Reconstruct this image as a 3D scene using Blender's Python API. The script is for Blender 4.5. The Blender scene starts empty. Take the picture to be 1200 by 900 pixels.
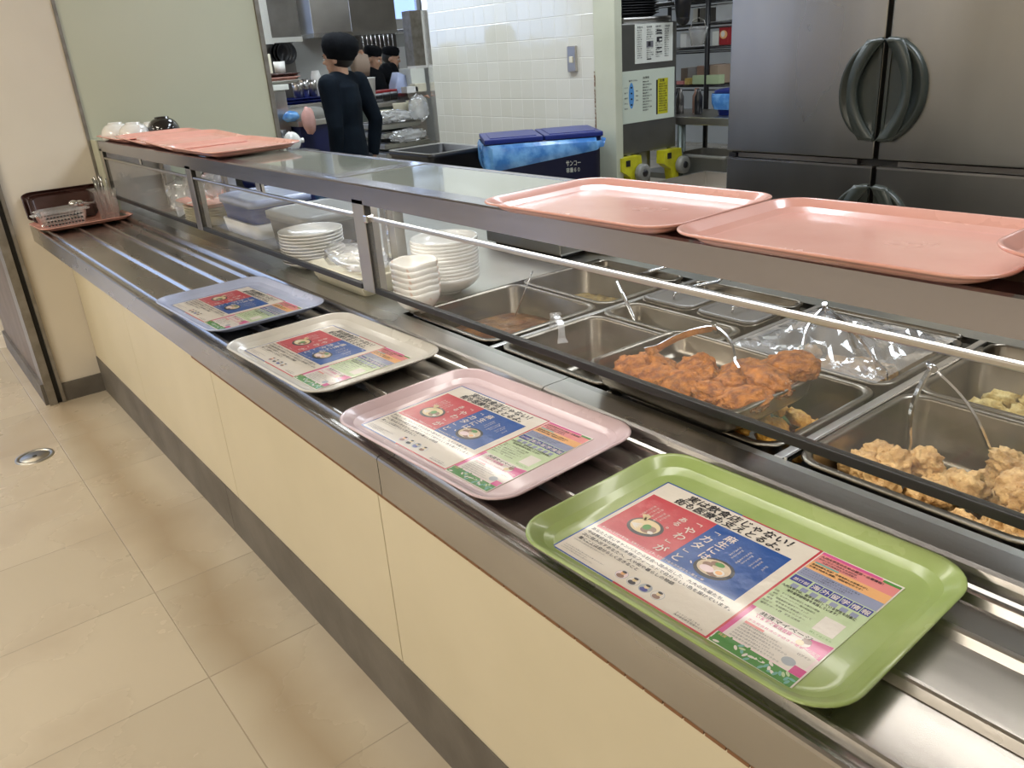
import bpy, bmesh, math, random
import numpy as np
from mathutils import Vector, Matrix, noise
random.seed(7)
D = bpy.data; S = bpy.context.scene; COL = S.collection
pi = math.pi
# ------------------------------------------------------------------ camera
YAW, PITCH, ROLL, FPX, CAMH = math.radians(36.816), math.radians(22.623), math.radians(-4.146), 942.6, 1.353
CAMR = Matrix.Rotation(-YAW, 3, 'Z') @ Matrix.Rotation(pi/2-PITCH, 3, 'X') @ Matrix.Rotation(ROLL, 3, 'Z')
CAMP = Vector((0, 0, CAMH))
cd = D.cameras.new('camera'); cam = D.objects.new('camera', cd); COL.objects.link(cam)
cam.matrix_world = Matrix.Translation(CAMP) @ CAMR.to_4x4()
cd.sensor_width = 36; cd.lens = FPX/1200*36; cd.clip_start = .02; cd.clip_end = 60
S.camera = cam
def at(px, py, ax, v):
    """point of the place seen at a pixel, on the plane ax = v (ax 'd': horizontal distance)"""
    d = CAMR @ Vector(((px-600)/FPX, -(py-450)/FPX, -1))
    if ax == 'd': return CAMP + d*(v/math.hypot(d.x, d.y))
    i = 'xyz'.index(ax)
    return CAMP + d*((v-CAMP[i])/d[i])
# ------------------------------------------------------------------ light and exposure
S.view_settings.view_transform = 'Standard'; S.view_settings.look = 'None'
S.view_settings.exposure = 0.32; S.view_settings.gamma = 1; S.view_settings.use_curve_mapping = False
w = D.worlds.new('world'); S.world = w; w.use_nodes = True
w.node_tree.nodes['Background'].inputs[0].default_value = (.8, .88, 1, 1)
w.node_tree.nodes['Background'].inputs[1].default_value = .25
def area(name, loc, sx, sy, power, col, rot=(0, 0, 0)):
    l = D.lights.new(name, 'AREA'); l.shape = 'RECTANGLE'; l.size = sx; l.size_y = sy; l.energy = power; l.color = col
    o = D.objects.new(name, l); COL.objects.link(o); o.location = loc; o.rotation_euler = rot; return o
CEIL = 2.75
WARM, WHITE, COOL = (1, .91, .76), (1, .95, .87), (.84, .92, 1)
DINING = [(-1.2, .2), (-1.2, 2.6), (-1.2, 5.4), (-3.4, 1.2), (-3.4, 4.4)]
KITCH = [(2.28, .3), (2.28, 2.25), (2.28, 4.3), (2.28, 6.3), (4.7, 1.6), (4.7, 5.6), (4.7, 9.0), (2.42, 9.3)]
for i, (x, y) in enumerate(DINING): area('dining_ceiling_light', (x, y, CEIL-.07), .3, 1.2, 27, WARM)
for i, (x, y) in enumerate(KITCH): area('kitchen_ceiling_light', (x, y, CEIL-.07), .56, 1.2, 17, COOL)
area('shelf_tube', (.862, .85, 1.0715), .034, 2.3, 1.7, (1, .97, .92))
area('window_daylight', (-2.4, 11.8, 2.0), 4.8, 1.1, 24, (.5, .66, 1), (-pi/2, 0, 0))
area('window_daylight', (-4.85, 8.1, 1.75), 1.3, 1.7, 14, (.62, .76, 1), (0, -pi/2, 0))
area('window_daylight', (6.3, 11.85, 1.9), 2.6, 1.2, 30, (.7, .82, 1), (-pi/2, 0, 0))
def spot(loc, e):
    l = D.lights.new('downlight_bulb', 'SPOT'); l.energy = e; l.color = (1, .8, .55); l.spot_size = 1.9; l.spot_blend = .6; l.shadow_soft_size = .05
    o = D.objects.new('downlight_bulb', l); COL.objects.link(o); o.location = loc
DOWN = []
for p in ((115, 752), (62, 878)):
    f = at(p[0], p[1], 'z', 0); g = f + (f-CAMP)*1.0; k = CEIL/CAMH
    DOWN.append((f.x*(1+k), f.y*(1+k)))
for x, y in DOWN: spot((x, y, CEIL-.04), 26)
# ------------------------------------------------------------------ materials
def mat(name, col, rough=.5, metal=0, col2=None, scale=8, bump=0, bscale=None, coat=0, spec=.5, stretch=None, detail=4, contrast=(.35, .65), trans=0, emit=0, sss=0, rvar=0, alpha=1):
    m = D.materials.new(name); m.use_nodes = True; nt = m.node_tree; N = nt.nodes; L = nt.links
    b = N['Principled BSDF']
    b.inputs['Base Color'].default_value = (*col, 1); b.inputs['Roughness'].default_value = rough
    b.inputs['Metallic'].default_value = metal; b.inputs['Specular IOR Level'].default_value = spec
    b.inputs['Coat Weight'].default_value = coat; b.inputs['Coat Roughness'].default_value = .08
    b.inputs['Transmission Weight'].default_value = trans
    if sss: b.inputs['Subsurface Weight'].default_value = sss; b.inputs['Subsurface Scale'].default_value = .01
    if emit: b.inputs['Emission Color'].default_value = (*col, 1); b.inputs['Emission Strength'].default_value = emit
    if alpha < 1: b.inputs['Alpha'].default_value = alpha
    tc = N.new('ShaderNodeTexCoord'); mp = N.new('ShaderNodeMapping'); L.new(tc.outputs['Object'], mp.inputs[0])
    if stretch: mp.inputs['Scale'].default_value = stretch
    nz = N.new('ShaderNodeTexNoise'); nz.inputs['Scale'].default_value = scale; nz.inputs['Detail'].default_value = detail
    L.new(mp.outputs[0], nz.inputs[0])
    if col2:
        r = N.new('ShaderNodeValToRGB'); r.color_ramp.elements[0].position = contrast[0]; r.color_ramp.elements[1].position = contrast[1]
        r.color_ramp.elements[0].color = (*col, 1); r.color_ramp.elements[1].color = (*col2, 1)
        L.new(nz.outputs[0], r.inputs[0]); L.new(r.outputs[0], b.inputs['Base Color'])
    if rvar:
        mr = N.new('ShaderNodeMapRange'); mr.inputs[3].default_value = max(.02, rough-rvar); mr.inputs[4].default_value = rough+rvar
        L.new(nz.outputs[0], mr.inputs[0]); L.new(mr.outputs[0], b.inputs['Roughness'])
    if bump:
        n2 = N.new('ShaderNodeTexNoise'); n2.inputs['Scale'].default_value = bscale or scale*3; n2.inputs['Detail'].default_value = 5
        L.new(mp.outputs[0], n2.inputs[0])
        bp = N.new('ShaderNodeBump'); bp.inputs['Strength'].default_value = bump; bp.inputs['Distance'].default_value = .01
        L.new(n2.outputs[0], bp.inputs['Height']); L.new(bp.outputs[0], b.inputs['Normal'])
    return m
def sheer(name, haze, hcol, gloss=1.0, rough=.03, fmin=.05):
    """clear sheet: see-through, fresnel reflection, a little diffuse haze"""
    m = D.materials.new(name); m.use_nodes = True; nt = m.node_tree; N = nt.nodes; L = nt.links
    N.remove(N['Principled BSDF']); out = N['Material Output']
    t = N.new('ShaderNodeBsdfTransparent'); d = N.new('ShaderNodeBsdfDiffuse'); g = N.new('ShaderNodeBsdfGlossy')
    d.inputs[0].default_value = (*hcol, 1); g.inputs['Roughness'].default_value = rough; g.inputs[0].default_value = (1, 1, 1, 1)
    nz = N.new('ShaderNodeTexNoise'); nz.inputs['Scale'].default_value = 5; nz.inputs['Detail'].default_value = 5
    tc = N.new('ShaderNodeTexCoord'); L.new(tc.outputs['Object'], nz.inputs[0])
    mr = N.new('ShaderNodeMapRange'); mr.inputs[1].default_value = .35; mr.inputs[2].default_value = .7; mr.inputs[3].default_value = haze*.4; mr.inputs[4].default_value = haze*1.5
    L.new(nz.outputs[0], mr.inputs[0])
    a = N.new('ShaderNodeMixShader'); L.new(mr.outputs[0], a.inputs[0]); L.new(t.outputs[0], a.inputs[1]); L.new(d.outputs[0], a.inputs[2])
    lw = N.new('ShaderNodeLayerWeight'); lw.inputs[0].default_value = .5; pw = N.new('ShaderNodeMath'); pw.operation = 'POWER'; pw.inputs[1].default_value = 4.5; L.new(lw.outputs['Facing'], pw.inputs[0])
    mu = N.new('ShaderNodeMath'); mu.operation = 'MULTIPLY_ADD'; mu.inputs[1].default_value = gloss*.8; mu.inputs[2].default_value = gloss*.035; mu.use_clamp = True; L.new(pw.outputs[0], mu.inputs[0])
    c = N.new('ShaderNodeMixShader'); L.new(mu.outputs[0], c.inputs[0]); L.new(a.outputs[0], c.inputs[1]); L.new(g.outputs[0], c.inputs[2])
    L.new(c.outputs[0], out.inputs[0]); return m
M = {}
M['steel'] = mat('brushed_steel', (.50, .48, .46), .30, 1, (.60, .58, .55), 3, .05, 60, stretch=(1, .12, 1), rvar=.08)
M['steel_rail'] = mat('worn_rail_steel', (.40, .38, .36), .27, 1, (.52, .50, .47), 4, .10, 14, stretch=(1, .35, 1), rvar=.08)
M['steel_dull'] = mat('dull_worktop_steel', (.40, .40, .36), .36, 1, (.36, .35, .32), 9, .15, 20, rvar=.08)
M['steel_dark'] = mat('dark_steel', (.16, .15, .14), .4, .9, (.22, .21, .2), 5)
M['steel_pan'] = mat('pan_steel', (.25, .225, .185), .30, 1, (.17, .145, .11), 8, .08, 20)  # oxidised brown, with the shade inside the pans darkened into the colour
M['steel_fridge'] = mat('fridge_steel', (.27, .265, .25), .30, 1, (.36, .355, .34), 2.2, .12, 5, stretch=(1, 1, .35), rvar=.07)
M['steel_bright'] = mat('bright_steel', (.75, .75, .76), .15, 1)
M['fascia'] = mat('shelf_fascia_steel', (.33, .325, .37), .20, 1, (.45, .44, .49), 3, .05, 30, stretch=(1, .2, 1), rvar=.06)  # blue tint painted in for the bluish reflections on the fascia
M['black_rubber'] = mat('black_rubber', (.012, .012, .012), .4)
M['gap'] = mat('dark_gap', (.02, .018, .015), .8)
M['panel'] = mat('cream_laminate', (.61, .545, .39), .42, 0, (.67, .60, .44), 2.5, .03, 40, contrast=(.3, .7))
M['kick'] = mat('grey_brown_kickboard', (.10, .088, .074), .5, 0, (.15, .135, .115), 6, .1, 30)
M['wall_white'] = mat('off_white_wall', (.66, .60, .50), .6, 0, (.72, .66, .56), 1.5, .02, 60)
M['wall_green'] = mat('pale_green_panel', (.50, .51, .39), .42, 0, (.54, .55, .43), 1.2)
M['trim_grey'] = mat('grey_metal_trim', (.30, .28, .25), .4, .6, (.22, .2, .17), 20)
M['brown_wall'] = mat('brown_wall_end', (.14, .105, .08), .5, 0, (.19, .15, .12), 6)
M['ceiling'] = mat('ceiling_board', (.55, .53, .49), .8)
M['post'] = mat('pale_painted_post', (.52, .54, .42), .5, 0, (.56, .58, .46), 5)
M['rust'] = mat('rusty_edge', (.16, .07, .03), .8, 0, (.5, .5, .4), 60, contrast=(.45, .6))
M['kfloor'] = mat('grey_green_kitchen_floor', (.10, .12, .10), .35, 0, (.14, .16, .14), 6)
M['kwall'] = mat('grey_kitchen_wall', (.42, .43, .41), .5, 0, (.47, .48, .46), 1.2)
M['white'] = mat('white_plastic', (.8, .8, .78), .35)
M['white_lit'] = mat('lit_tube_white', (1, .95, .87), .5, emit=4)
M['cool_lit'] = mat('lit_tube_cool', (.84, .92, 1), .5, emit=4)
M['window_lit'] = mat('daylight_window', (.36, .54, 1), .5, emit=1.15)
M['warm_lit'] = mat('warm_bulb', (1, .8, .55), .5, emit=25)
M['ceramic'] = mat('white_ceramic', (.80, .79, .75), .18, coat=.5)
M['ceramic_pat'] = mat('patterned_ceramic', (.80, .79, .75), .2, 0, (.66, .38, .25), 45, coat=.4, contrast=(.60, .72))
M['cream_plastic'] = mat('cream_plastic', (.74, .70, .55), .4)
M['glass'] = sheer('sneeze_glass', .045, (.75, .74, .68), gloss=.5)
M['film'] = sheer('plastic_film', .30, (.85, .87, .9), gloss=3.0, rough=.12)
M['clear'] = sheer('clear_plastic', .20, (.85, .86, .88), gloss=1.6, rough=.1)
M['blue_plastic'] = mat('blue_plastic', (.006, .016, .14), .32, 0, (.010, .024, .19), 4)
M['blue_dark'] = mat('dark_blue_plastic', (.006, .010, .07), .35)
M['blue_bag'] = mat('blue_polythene', (.05, .20, .55), .25, 0, (.16, .40, .76), 14, .9, 9, spec=.9, contrast=(.4, .62))
M['grey_plastic'] = mat('grey_plastic', (.24, .24, .22), .4)
M['mid_blue'] = mat('mid_blue_plastic', (.012, .06, .38), .4)
M['grey_dark'] = mat('dark_grey_plastic', (.10, .10, .095), .4)
M['black'] = mat('black_plastic', (.012, .012, .014), .35)
M['handle'] = mat('grey_green_handle', (.035, .042, .036), .3)
M['yellow'] = mat('yellow_plastic', (.62, .60, .02), .4, 0, (.5, .46, .02), 20)
M['paper'] = mat('notice_paper', (.70, .72, .66), .6)
M['paper2'] = mat('notice_board_white', (.60, .66, .56), .5)
M['ink'] = mat('black_ink', (.015, .015, .02), .5)
M['ink_grey'] = mat('grey_ink', (.16, .16, .18), .6)
M['cloth'] = mat('towel_cloth', (.66, .63, .54), .9, 0, (.55, .52, .44), 30, .5, 120)
M['karaage'] = mat('karaage_crust', (.34, .17, .045), .6, 0, (.66, .42, .17), 38, .9, 90, contrast=(.3, .62))
M['cutlet'] = mat('breaded_crust', (.20, .055, .006), .65, 0, (.48, .165, .018), 70, 1.0, 160, contrast=(.35, .65))
M['fritter'] = mat('orange_fritter', (.55, .26, .035), .5, 0, (.75, .45, .09), 45, .8, 90)
M['tempura'] = mat('pale_yellow_fritter', (.58, .38, .08), .55, 0, (.76, .60, .24), 45, .9, 90)
M['curry'] = mat('curry', (.16, .05, .010), .3, 0, (.34, .14, .02), 26, .4, 60)
M['corn'] = mat('corn_salad', (.42, .27, .07), .35, 0, (.70, .50, .16), 70, .9, 110)
M['minced'] = mat('minced_stir_fry', (.24, .12, .045), .4, 0, (.52, .33, .14), 80, .9, 110)
M['greens'] = mat('green_garnish', (.05, .09, .012), .5)
M['uniform'] = mat('navy_uniform', (.003, .006, .011), .85, 0, (.006, .011, .018), 8, .2, 60, spec=.12)
M['uniform2'] = mat('black_uniform', (.005, .006, .008), .85, spec=.12)
M['cap'] = mat('black_cap_fabric', (.003, .0035, .005), .85, 0, (.006, .007, .009), 20, .25, 60, spec=.12)
M['hair'] = mat('black_hair', (.01, .008, .007), .5)
M['skin'] = mat('skin', (.52, .30, .20), .5, 0, (.57, .34, .23), 30, sss=.1)
M['trousers'] = mat('dark_trousers', (.015, .015, .02), .8)
M['pink_bag'] = mat('pink_polythene', (.62, .33, .29), .4, 0, (.7, .42, .38), 10, .3)
M['red'] = mat('red_plastic', (.30, .02, .025), .4)
M['paperbag'] = mat('tan_paper', (.36, .27, .20), .7)
M['greencab'] = mat('grey_green_cabinet', (.13, .155, .145), .4, .4)
def tray_mat(name, c, c2):
    return mat(name, c, .26, 0, c2, 9, .04, 14, coat=.35, contrast=(.35, .7), rvar=.05)
M['tray_green'] = tray_mat('green_tray', (.28, .375, .12), (.37, .46, .185))
M['tray_lilac'] = tray_mat('pink_lilac_tray', (.60, .46, .50), (.66, .52, .55))
M['tray_grey'] = tray_mat('light_grey_tray', (.56, .54, .50), (.62, .60, .55))
M['tray_blue'] = tray_mat('pale_blue_tray', (.40, .46, .66), (.46, .52, .72))
M['tray_pink'] = tray_mat('salmon_pink_tray', (.80, .40, .33), (.84, .45, .37))
M['tray_brown'] = tray_mat('dark_brown_tray', (.05, .022, .018), (.07, .03, .025))
# floor tiles
def grid_mat(name, col, grout, sx, sy, ox, oy, axes, mortar, rough, dirt=None, gloss_var=0, bump=.1, tint=None, spec=.5):
    m = D.materials.new(name); m.use_nodes = True; nt = m.node_tree; N = nt.nodes; L = nt.links; b = N['Principled BSDF']
    g = N.new('ShaderNodeNewGeometry'); sp = N.new('ShaderNodeSeparateXYZ'); L.new(g.outputs['Position'], sp.inputs[0])
    def mth(op, a, c=None):
        n = N.new('ShaderNodeMath'); n.operation = op
        for i, v in enumerate((a, c)):
            if v is None: continue
            if isinstance(v, (int, float)): n.inputs[i].default_value = v
            else: L.new(v, n.inputs[i])
        return n.outputs[0]
    def edge(o, s, off):
        t = mth('DIVIDE', mth('SUBTRACT', o, off), s); fr = mth('FRACT', t)
        return mth('MULTIPLY', mth('MINIMUM', fr, mth('SUBTRACT', 1, fr)), s), mth('FLOOR', t)
    A, B = sp.outputs[axes[0]], sp.outputs[axes[1]]
    e1, f1 = edge(A, sx, ox); e2, f2 = edge(B, sy, oy)
    e = mth('MINIMUM', e1, e2)
    mask = N.new('ShaderNodeMapRange'); L.new(e, mask.inputs[0]); mask.inputs[1].default_value = mortar*.4; mask.inputs[2].default_value = mortar
    wn = N.new('ShaderNodeTexWhiteNoise'); wn.noise_dimensions = '2D'; cb = N.new('ShaderNodeCombineXYZ'); L.new(f1, cb.inputs[0]); L.new(f2, cb.inputs[1]); L.new(cb.outputs[0], wn.inputs['Vector'])
    mx = N.new('ShaderNodeMix'); mx.data_type = 'RGBA'; mx.inputs[6].default_value = (*grout, 1)
    r = N.new('ShaderNodeMix'); r.data_type = 'RGBA'; r.inputs[6].default_value = (*col, 1); r.inputs[7].default_value = (*(tint or [c*.9 for c in col]), 1)
    L.new(wn.outputs[0], r.inputs[0]); cur = r.outputs[2]
    nz = N.new('ShaderNodeTexNoise'); nz.inputs['Scale'].default_value = 2.2; nz.inputs['Detail'].default_value = 8; L.new(g.outputs['Position'], nz.inputs[0])
    if dirt:
        rr = N.new('ShaderNodeValToRGB'); rr.color_ramp.elements[0].position = .48; rr.color_ramp.elements[1].position = .72
        L.new(nz.outputs[0], rr.inputs[0]); md = N.new('ShaderNodeMix'); md.data_type = 'RGBA'; md.inputs[7].default_value = (*dirt, 1)
        L.new(mth('MULTIPLY', rr.outputs[0], .55), md.inputs[0]); L.new(cur, md.inputs[6]); cur = md.outputs[2]
        # scuffed walking band left by years of queueing along the counter
        nb = N.new('ShaderNodeTexNoise'); nb.inputs['Scale'].default_value = 3.0; L.new(g.outputs['Position'], nb.inputs[0])
        xx = mth('ADD', sp.outputs[0], mth('MULTIPLY', nb.outputs[0], .12))
        band = mth('SUBTRACT', 1, mth('MULTIPLY', mth('ABSOLUTE', mth('SUBTRACT', xx, .47)), 9.0)); band = mth('MAXIMUM', band, 0)
        mb = N.new('ShaderNodeMix'); mb.data_type = 'RGBA'; mb.inputs[7].default_value = (dirt[0]*.7, dirt[1]*.62, dirt[2]*.5, 1)
        L.new(mth('MULTIPLY', band, .55), mb.inputs[0]); L.new(cur, mb.inputs[6]); cur = mb.outputs[2]
    L.new(mask.outputs[0], mx.inputs[0]); L.new(cur, mx.inputs[7]); L.new(mx.outputs[2], b.inputs['Base Color'])
    b.inputs['Specular IOR Level'].default_value = spec
    mr = N.new('ShaderNodeMapRange'); mr.inputs[3].default_value = rough; mr.inputs[4].default_value = rough+gloss_var; L.new(nz.outputs[0], mr.inputs[0]); L.new(mr.outputs[0], b.inputs['Roughness'])
    bp = N.new('ShaderNodeBump'); bp.inputs['Strength'].default_value = .5; bp.inputs['Distance'].default_value = .002
    n3 = N.new('ShaderNodeTexNoise'); n3.inputs['Scale'].default_value = 14; L.new(g.outputs['Position'], n3.inputs[0])
    tl = mth('MULTIPLY', wn.outputs[0], 0.0)
    L.new(mth('ADD', mask.outputs[0], mth('MULTIPLY', n3.outputs[0], bump)), bp.inputs['Height']); L.new(bp.outputs[0], b.inputs['Normal'])
    return m
M['floor'] = grid_mat('beige_vinyl_tiles', (.54, .475, .37), (.38, .325, .245), .45, .45, .30, -.10+.005, (0, 1), .0020, .12, dirt=(.38, .30, .21), gloss_var=.30, bump=.10)
M['tiles'] = grid_mat('white_glazed_tiles', (.70, .70, .63), (.80, .80, .74), .10, .10, 3.12, .085, (1, 2), .0028, .06, gloss_var=.04, bump=.6, tint=(.66, .66, .58), spec=.7)
# ------------------------------------------------------------------ geometry helpers
class MB:
    def __init__(s): s.bm = bmesh.new(); s.mats = []
    def mi(s, m):
        m = M[m] if isinstance(m, str) else m
        if m not in s.mats: s.mats.append(m)
        return s.mats.index(m)
    def _f(s, vs, k, sm=False):
        try: f = s.bm.faces.new(vs)
        except ValueError: return None
        f.material_index = k; f.smooth = sm; return f
    def box(s, x0, x1, y0, y1, z0, z1, m, T=None, bev=0):
        k = s.mi(m); P = [Vector((x, y, z)) for x in (x0, x1) for y in (y0, y1) for z in (z0, z1)]
        if T: P = [T @ p for p in P]
        v = [s.bm.verts.new(p) for p in P]
        fs = [s._f([v[i] for i in q], k) for q in ((0, 1, 3, 2), (4, 6, 7, 5), (0, 4, 5, 1), (2, 3, 7, 6), (0, 2, 6, 4), (1, 5, 7, 3))]
        if bev: bmesh.ops.bevel(s.bm, geom=list({e for f in fs for e in f.edges}), offset=bev, segments=2, affect='EDGES', profile=.6)
        return s
    def rings(s, R, m, cap0=False, cap1=False, sm=True, closed=True):
        k = s.mi(m); V = [[s.bm.verts.new(p) for p in r] for r in R]; n = len(R[0])
        for a, b in zip(V, V[1:]):
            for i in range(n if closed else n-1): s._f([a[i], a[(i+1) % n], b[(i+1) % n], b[i]], k, sm)
        if cap0: s._f(list(reversed(V[0])), k)
        if cap1: s._f(V[-1], k)
        return s
    def lathe(s, prof, m, c=(0, 0, 0), n=28, T=None, cap0=False, cap1=False):
        c = Vector(c); R = []
        for r, z in prof:
            ring = [Vector((r*math.cos(2*pi*i/n), r*math.sin(2*pi*i/n), z))+c for i in range(n)]
            R.append([T @ p for p in ring] if T else ring)
        return s.rings(R, m, cap0, cap1)
    def tube(s, pts, r, m, n=8, caps=True, flat=1):
        pts = [Vector(p) for p in pts]; rr = r if isinstance(r, (list, tuple)) else [r]*len(pts); R = []; up = None
        for i, p in enumerate(pts):
            t = (pts[min(i+1, len(pts)-1)]-pts[max(i-1, 0)]).normalized()
            if up is None: up = t.orthogonal().normalized()
            up = (up-t*up.dot(t)); up = up.normalized() if up.length > 1e-5 else t.orthogonal().normalized()
            sd = t.cross(up)
            R.append([p+(up*math.cos(2*pi*j/n)+sd*math.sin(2*pi*j/n)*flat)*rr[i] for j in range(n)])
        return s.rings(R, m, caps, caps)
    def prism(s, prof, a, y0, y1, m, sm=False):
        """profile of (u,v) points extruded along axis a"""
        def q(u, v, t): return Vector({'y': (u, t, v), 'x': (t, u, v), 'z': (u, v, t)}[a])
        return s.rings([[q(u, v, y0) for u, v in prof], [q(u, v, y1) for u, v in prof]], m, True, True, sm)
    def quad(s, pts, m):
        s._f([s.bm.verts.new(Vector(p)) for p in pts], s.mi(m)); return s
    def blob(s, c, r, m, seed=0, amp=.25, fr=3.0, sub=3, T=None):
        k = s.mi(m); b2 = bmesh.new(); bmesh.ops.create_icosphere(b2, subdivisions=sub, radius=1)
        r = Vector(r if isinstance(r, (tuple, list)) else (r, r, r)); o = Vector((seed*7.3, seed*3.1, seed*1.7)); mp = {}
        for v in b2.verts:
            d = noise.noise(v.co*fr+o)*amp + noise.noise(v.co*fr*2.7+o)*amp*.45 + (noise.noise(v.co*fr*6+o)*amp*.22 if sub > 3 and amp > .3 else 0)
            p = Vector((v.co.x*r.x, v.co.y*r.y, v.co.z*r.z))*(1+d)
            if T: p = T @ p
            mp[v.index] = s.bm.verts.new(p+Vector(c))
        for f in b2.faces: s._f([mp[v.index] for v in f.verts], k, True)
        b2.free(); return s
    def move(s, T):
        for v in s.bm.verts: v.co = T @ v.co
        return s
    def build(s, name, parent=None, loc=None, rz=0, normals=True, **tags):
        if normals: bmesh.ops.recalc_face_normals(s.bm, faces=s.bm.faces)
        me = D.meshes.new(name); s.bm.to_mesh(me); s.bm.free()
        for m in s.mats: me.materials.append(m)
        o = D.objects.new(name, me); COL.objects.link(o)
        if parent: o.parent = parent
        if loc is not None: o.location = loc
        if rz: o.rotation_euler.z = rz
        for k, v in tags.items(): o[k] = v
        return o
def tag(o, label, cat, group=None, kind=None):
    o['label'] = label; o['category'] = cat
    if group: o['group'] = group
    if kind: o['kind'] = kind
    return o
def thing(name, label, cat, loc=(0, 0, 0), rz=0, group=None):
    o = D.objects.new(name, None); COL.objects.link(o); o.location = loc; o.rotation_euler = (0, 0, rz); o.empty_display_size = .05
    return tag(o, label, cat, group)
def dup(root, loc=None, rot=None, label=None, group=None):
    c = root.copy(); COL.objects.link(c)
    if loc is not None: c.location = loc
    if rot is not None: c.rotation_euler = rot
    if label: c['label'] = label
    if group: c['group'] = group
    for ch in list(root.children):
        d = ch.copy(); COL.objects.link(d); d.parent = c
        for g in list(ch.children):
            e = g.copy(); COL.objects.link(e); e.parent = d
    return c
def structure(o): o['kind'] = 'structure'; return o
def rr(w, l, r, z, n=6, cx=0, cy=0):
    """rounded rectangle ring, w along x, l along y"""
    r = min(r, w/2-1e-4, l/2-1e-4); P = []
    for sx, sy, a0 in ((1, 1, 0), (-1, 1, pi/2), (-1, -1, pi), (1, -1, 1.5*pi)):
        for i in range(n+1):
            a = a0+pi/2*i/n; P.append(Vector((cx+sx*(w/2-r)+r*math.cos(a), cy+sy*(l/2-r)+r*math.sin(a), z)))
    return P
def rotT(rx=0, ry=0, rz=0, loc=(0, 0, 0)):
    return Matrix.Translation(Vector(loc)) @ Matrix.Rotation(rz, 4, 'Z') @ Matrix.Rotation(ry, 4, 'Y') @ Matrix.Rotation(rx, 4, 'X')
# ------------------------------------------------------------------ room shell
def wall(name, x0, x1, y0, y1, z0, z1, m): return structure(MB().box(x0, x1, y0, y1, z0, z1, m).build(name))
wall('floor', -5, 9, -3, 12, -.05, 0, 'floor')
wall('ceiling', -5, 9, -3, 12, CEIL, CEIL+.05, 'ceiling')
wall('wall_dining_west', -5.1, -5, -3, 12, 0, CEIL, 'wall_white')
wall('wall_south', -5, 9, -3.1, -3, 0, CEIL, 'wall_white')
wall('wall_north', -5, 9, 12, 12.1, 0, CEIL, 'kwall')
wall('wall_kitchen_east', 9, 9.1, -3, 12, 0, CEIL, 'kwall')
# end wall across the counter, its green half, the seam strip and the metal capped end
YE = 3.98
wall('wall_end_white', .42, .795, YE, YE+.10, 0, CEIL, 'wall_white')
wall('wall_end_green', .80, 1.64, YE, YE+.10, 0, CEIL, 'wall_green')
structure(MB().box(.788, .802, YE-.008, YE+.06, .80, CEIL, 'trim_grey', bev=.002).build('trim_1'))
structure(MB().box(1.64, 1.662, YE-.01, YE+.11, 0, CEIL, 'trim_grey', bev=.002).build('trim_2'))
t3 = structure(MB().box(.352, .385, YE-.02, YE+.12, 0, CEIL, 'trim_grey').box(.385, .405, YE-.005, YE+.12, 0, CEIL, 'gap').box(.405, .42, YE-.02, YE+.12, 0, CEIL, 'trim_grey').build('trim_3'))
wall('wall_passage', .352, .42, YE+.12, 5.12, 0, CEIL, 'brown_wall')
structure(MB().box(.338, .352, YE+.0, 5.12, 0, .10, 'kick').build('baseboard_passage'))
structure(MB().box(.42, .594, YE-.012, YE, 0, .085, 'kick').build('baseboard_end'))
# tiled wall, its splayed end and the painted post
wall('wall_tiled', 3.0, 3.12, 3.12, 4.60, 0, CEIL, 'tiles')
M['tiles2'] = grid_mat('white_glazed_tiles_splayed', (.70, .70, .63), (.80, .80, .74), .10, .10, 4.60, .085, (1, 2), .0028, .06, gloss_var=.04, bump=.6, tint=(.66, .66, .58), spec=.7)
e0 = at(505, 60, 'x', 3.0); e1 = at(497, 60, 'd', 8.2)
e0 = Vector((3.0, 4.60, 0)); ed = (Vector((e1.x, e1.y, 0))-e0).normalized(); en = Vector((ed.y, -ed.x, 0))
def splay(a, b, z0, z1, th, m, name):
    p = [e0+ed*a, e0+ed*b, e0+ed*b+en*th, e0+ed*a+en*th]
    return structure(MB().prism([(q.x, q.y) for q in p], 'z', z0, z1, m).build(name))
splay(0, 1.6, 0, CEIL, .12, 'tiles2', 'wall_tiled_splay')
po = MB().box(2.985, 3.035, 2.972, 3.118, 0, CEIL, 'post', bev=.004)
po.box(2.983, 2.99, 3.112, 3.1195, .6, 1.22, 'rust')
structure(po.build('trim_4'))
sw = thing('wall_switch', 'grey metal switch plate with one pale button on the white tiled wall', 'switch', (3.0, 3.27, 1.20))
c = at(671, 69, 'x', 2.995)
MB().box(-.014, 0, -.032, .032, -.062, .062, 'steel', bev=.004).build('plate', sw); MB().box(-.02, -.013, -.012, .012, -.018, .012, 'cream_plastic', bev=.002).build('button', sw)
sw.location = (3.0, c.y, c.z)
# windows with daylight on the dining side and at the far kitchen end
m = MB().box(-5.0, -4.985, 7.2, 9.0, .9, 2.5, 'window_lit')
for y in (7.2, 8.1, 9.0): m.box(-5.0, -4.95, y-.03, y+.03, .87, 2.53, 'white')
m.box(-5, -4.95, 7.2, 9.0, .86, .91, 'white').box(-5, -4.95, 7.2, 9.0, 2.48, 2.53, 'white')
structure(m.build('window_1'))
for i, (x0, x1) in enumerate(((-4.8, -3.3), (-3.1, -1.6), (-1.4, .1))):
    m = MB().box(x0, x1, 11.975, 11.99, 1.45, 2.6, 'window_lit')
    for x in (x0, (x0+x1)/2, x1): m.box(x-.03, x+.03, 11.94, 11.995, 1.42, 2.63, 'white')
    m.box(x0, x1, 11.94, 11.995, 1.41, 1.46, 'white').box(x0, x1, 11.94, 11.995, 2.59, 2.63, 'white')
    structure(m.build('window_%d' % (i+2)))
m = MB().box(5.0, 7.6, 11.96, 11.98, 1.72, 2.55, 'window_lit')
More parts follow.
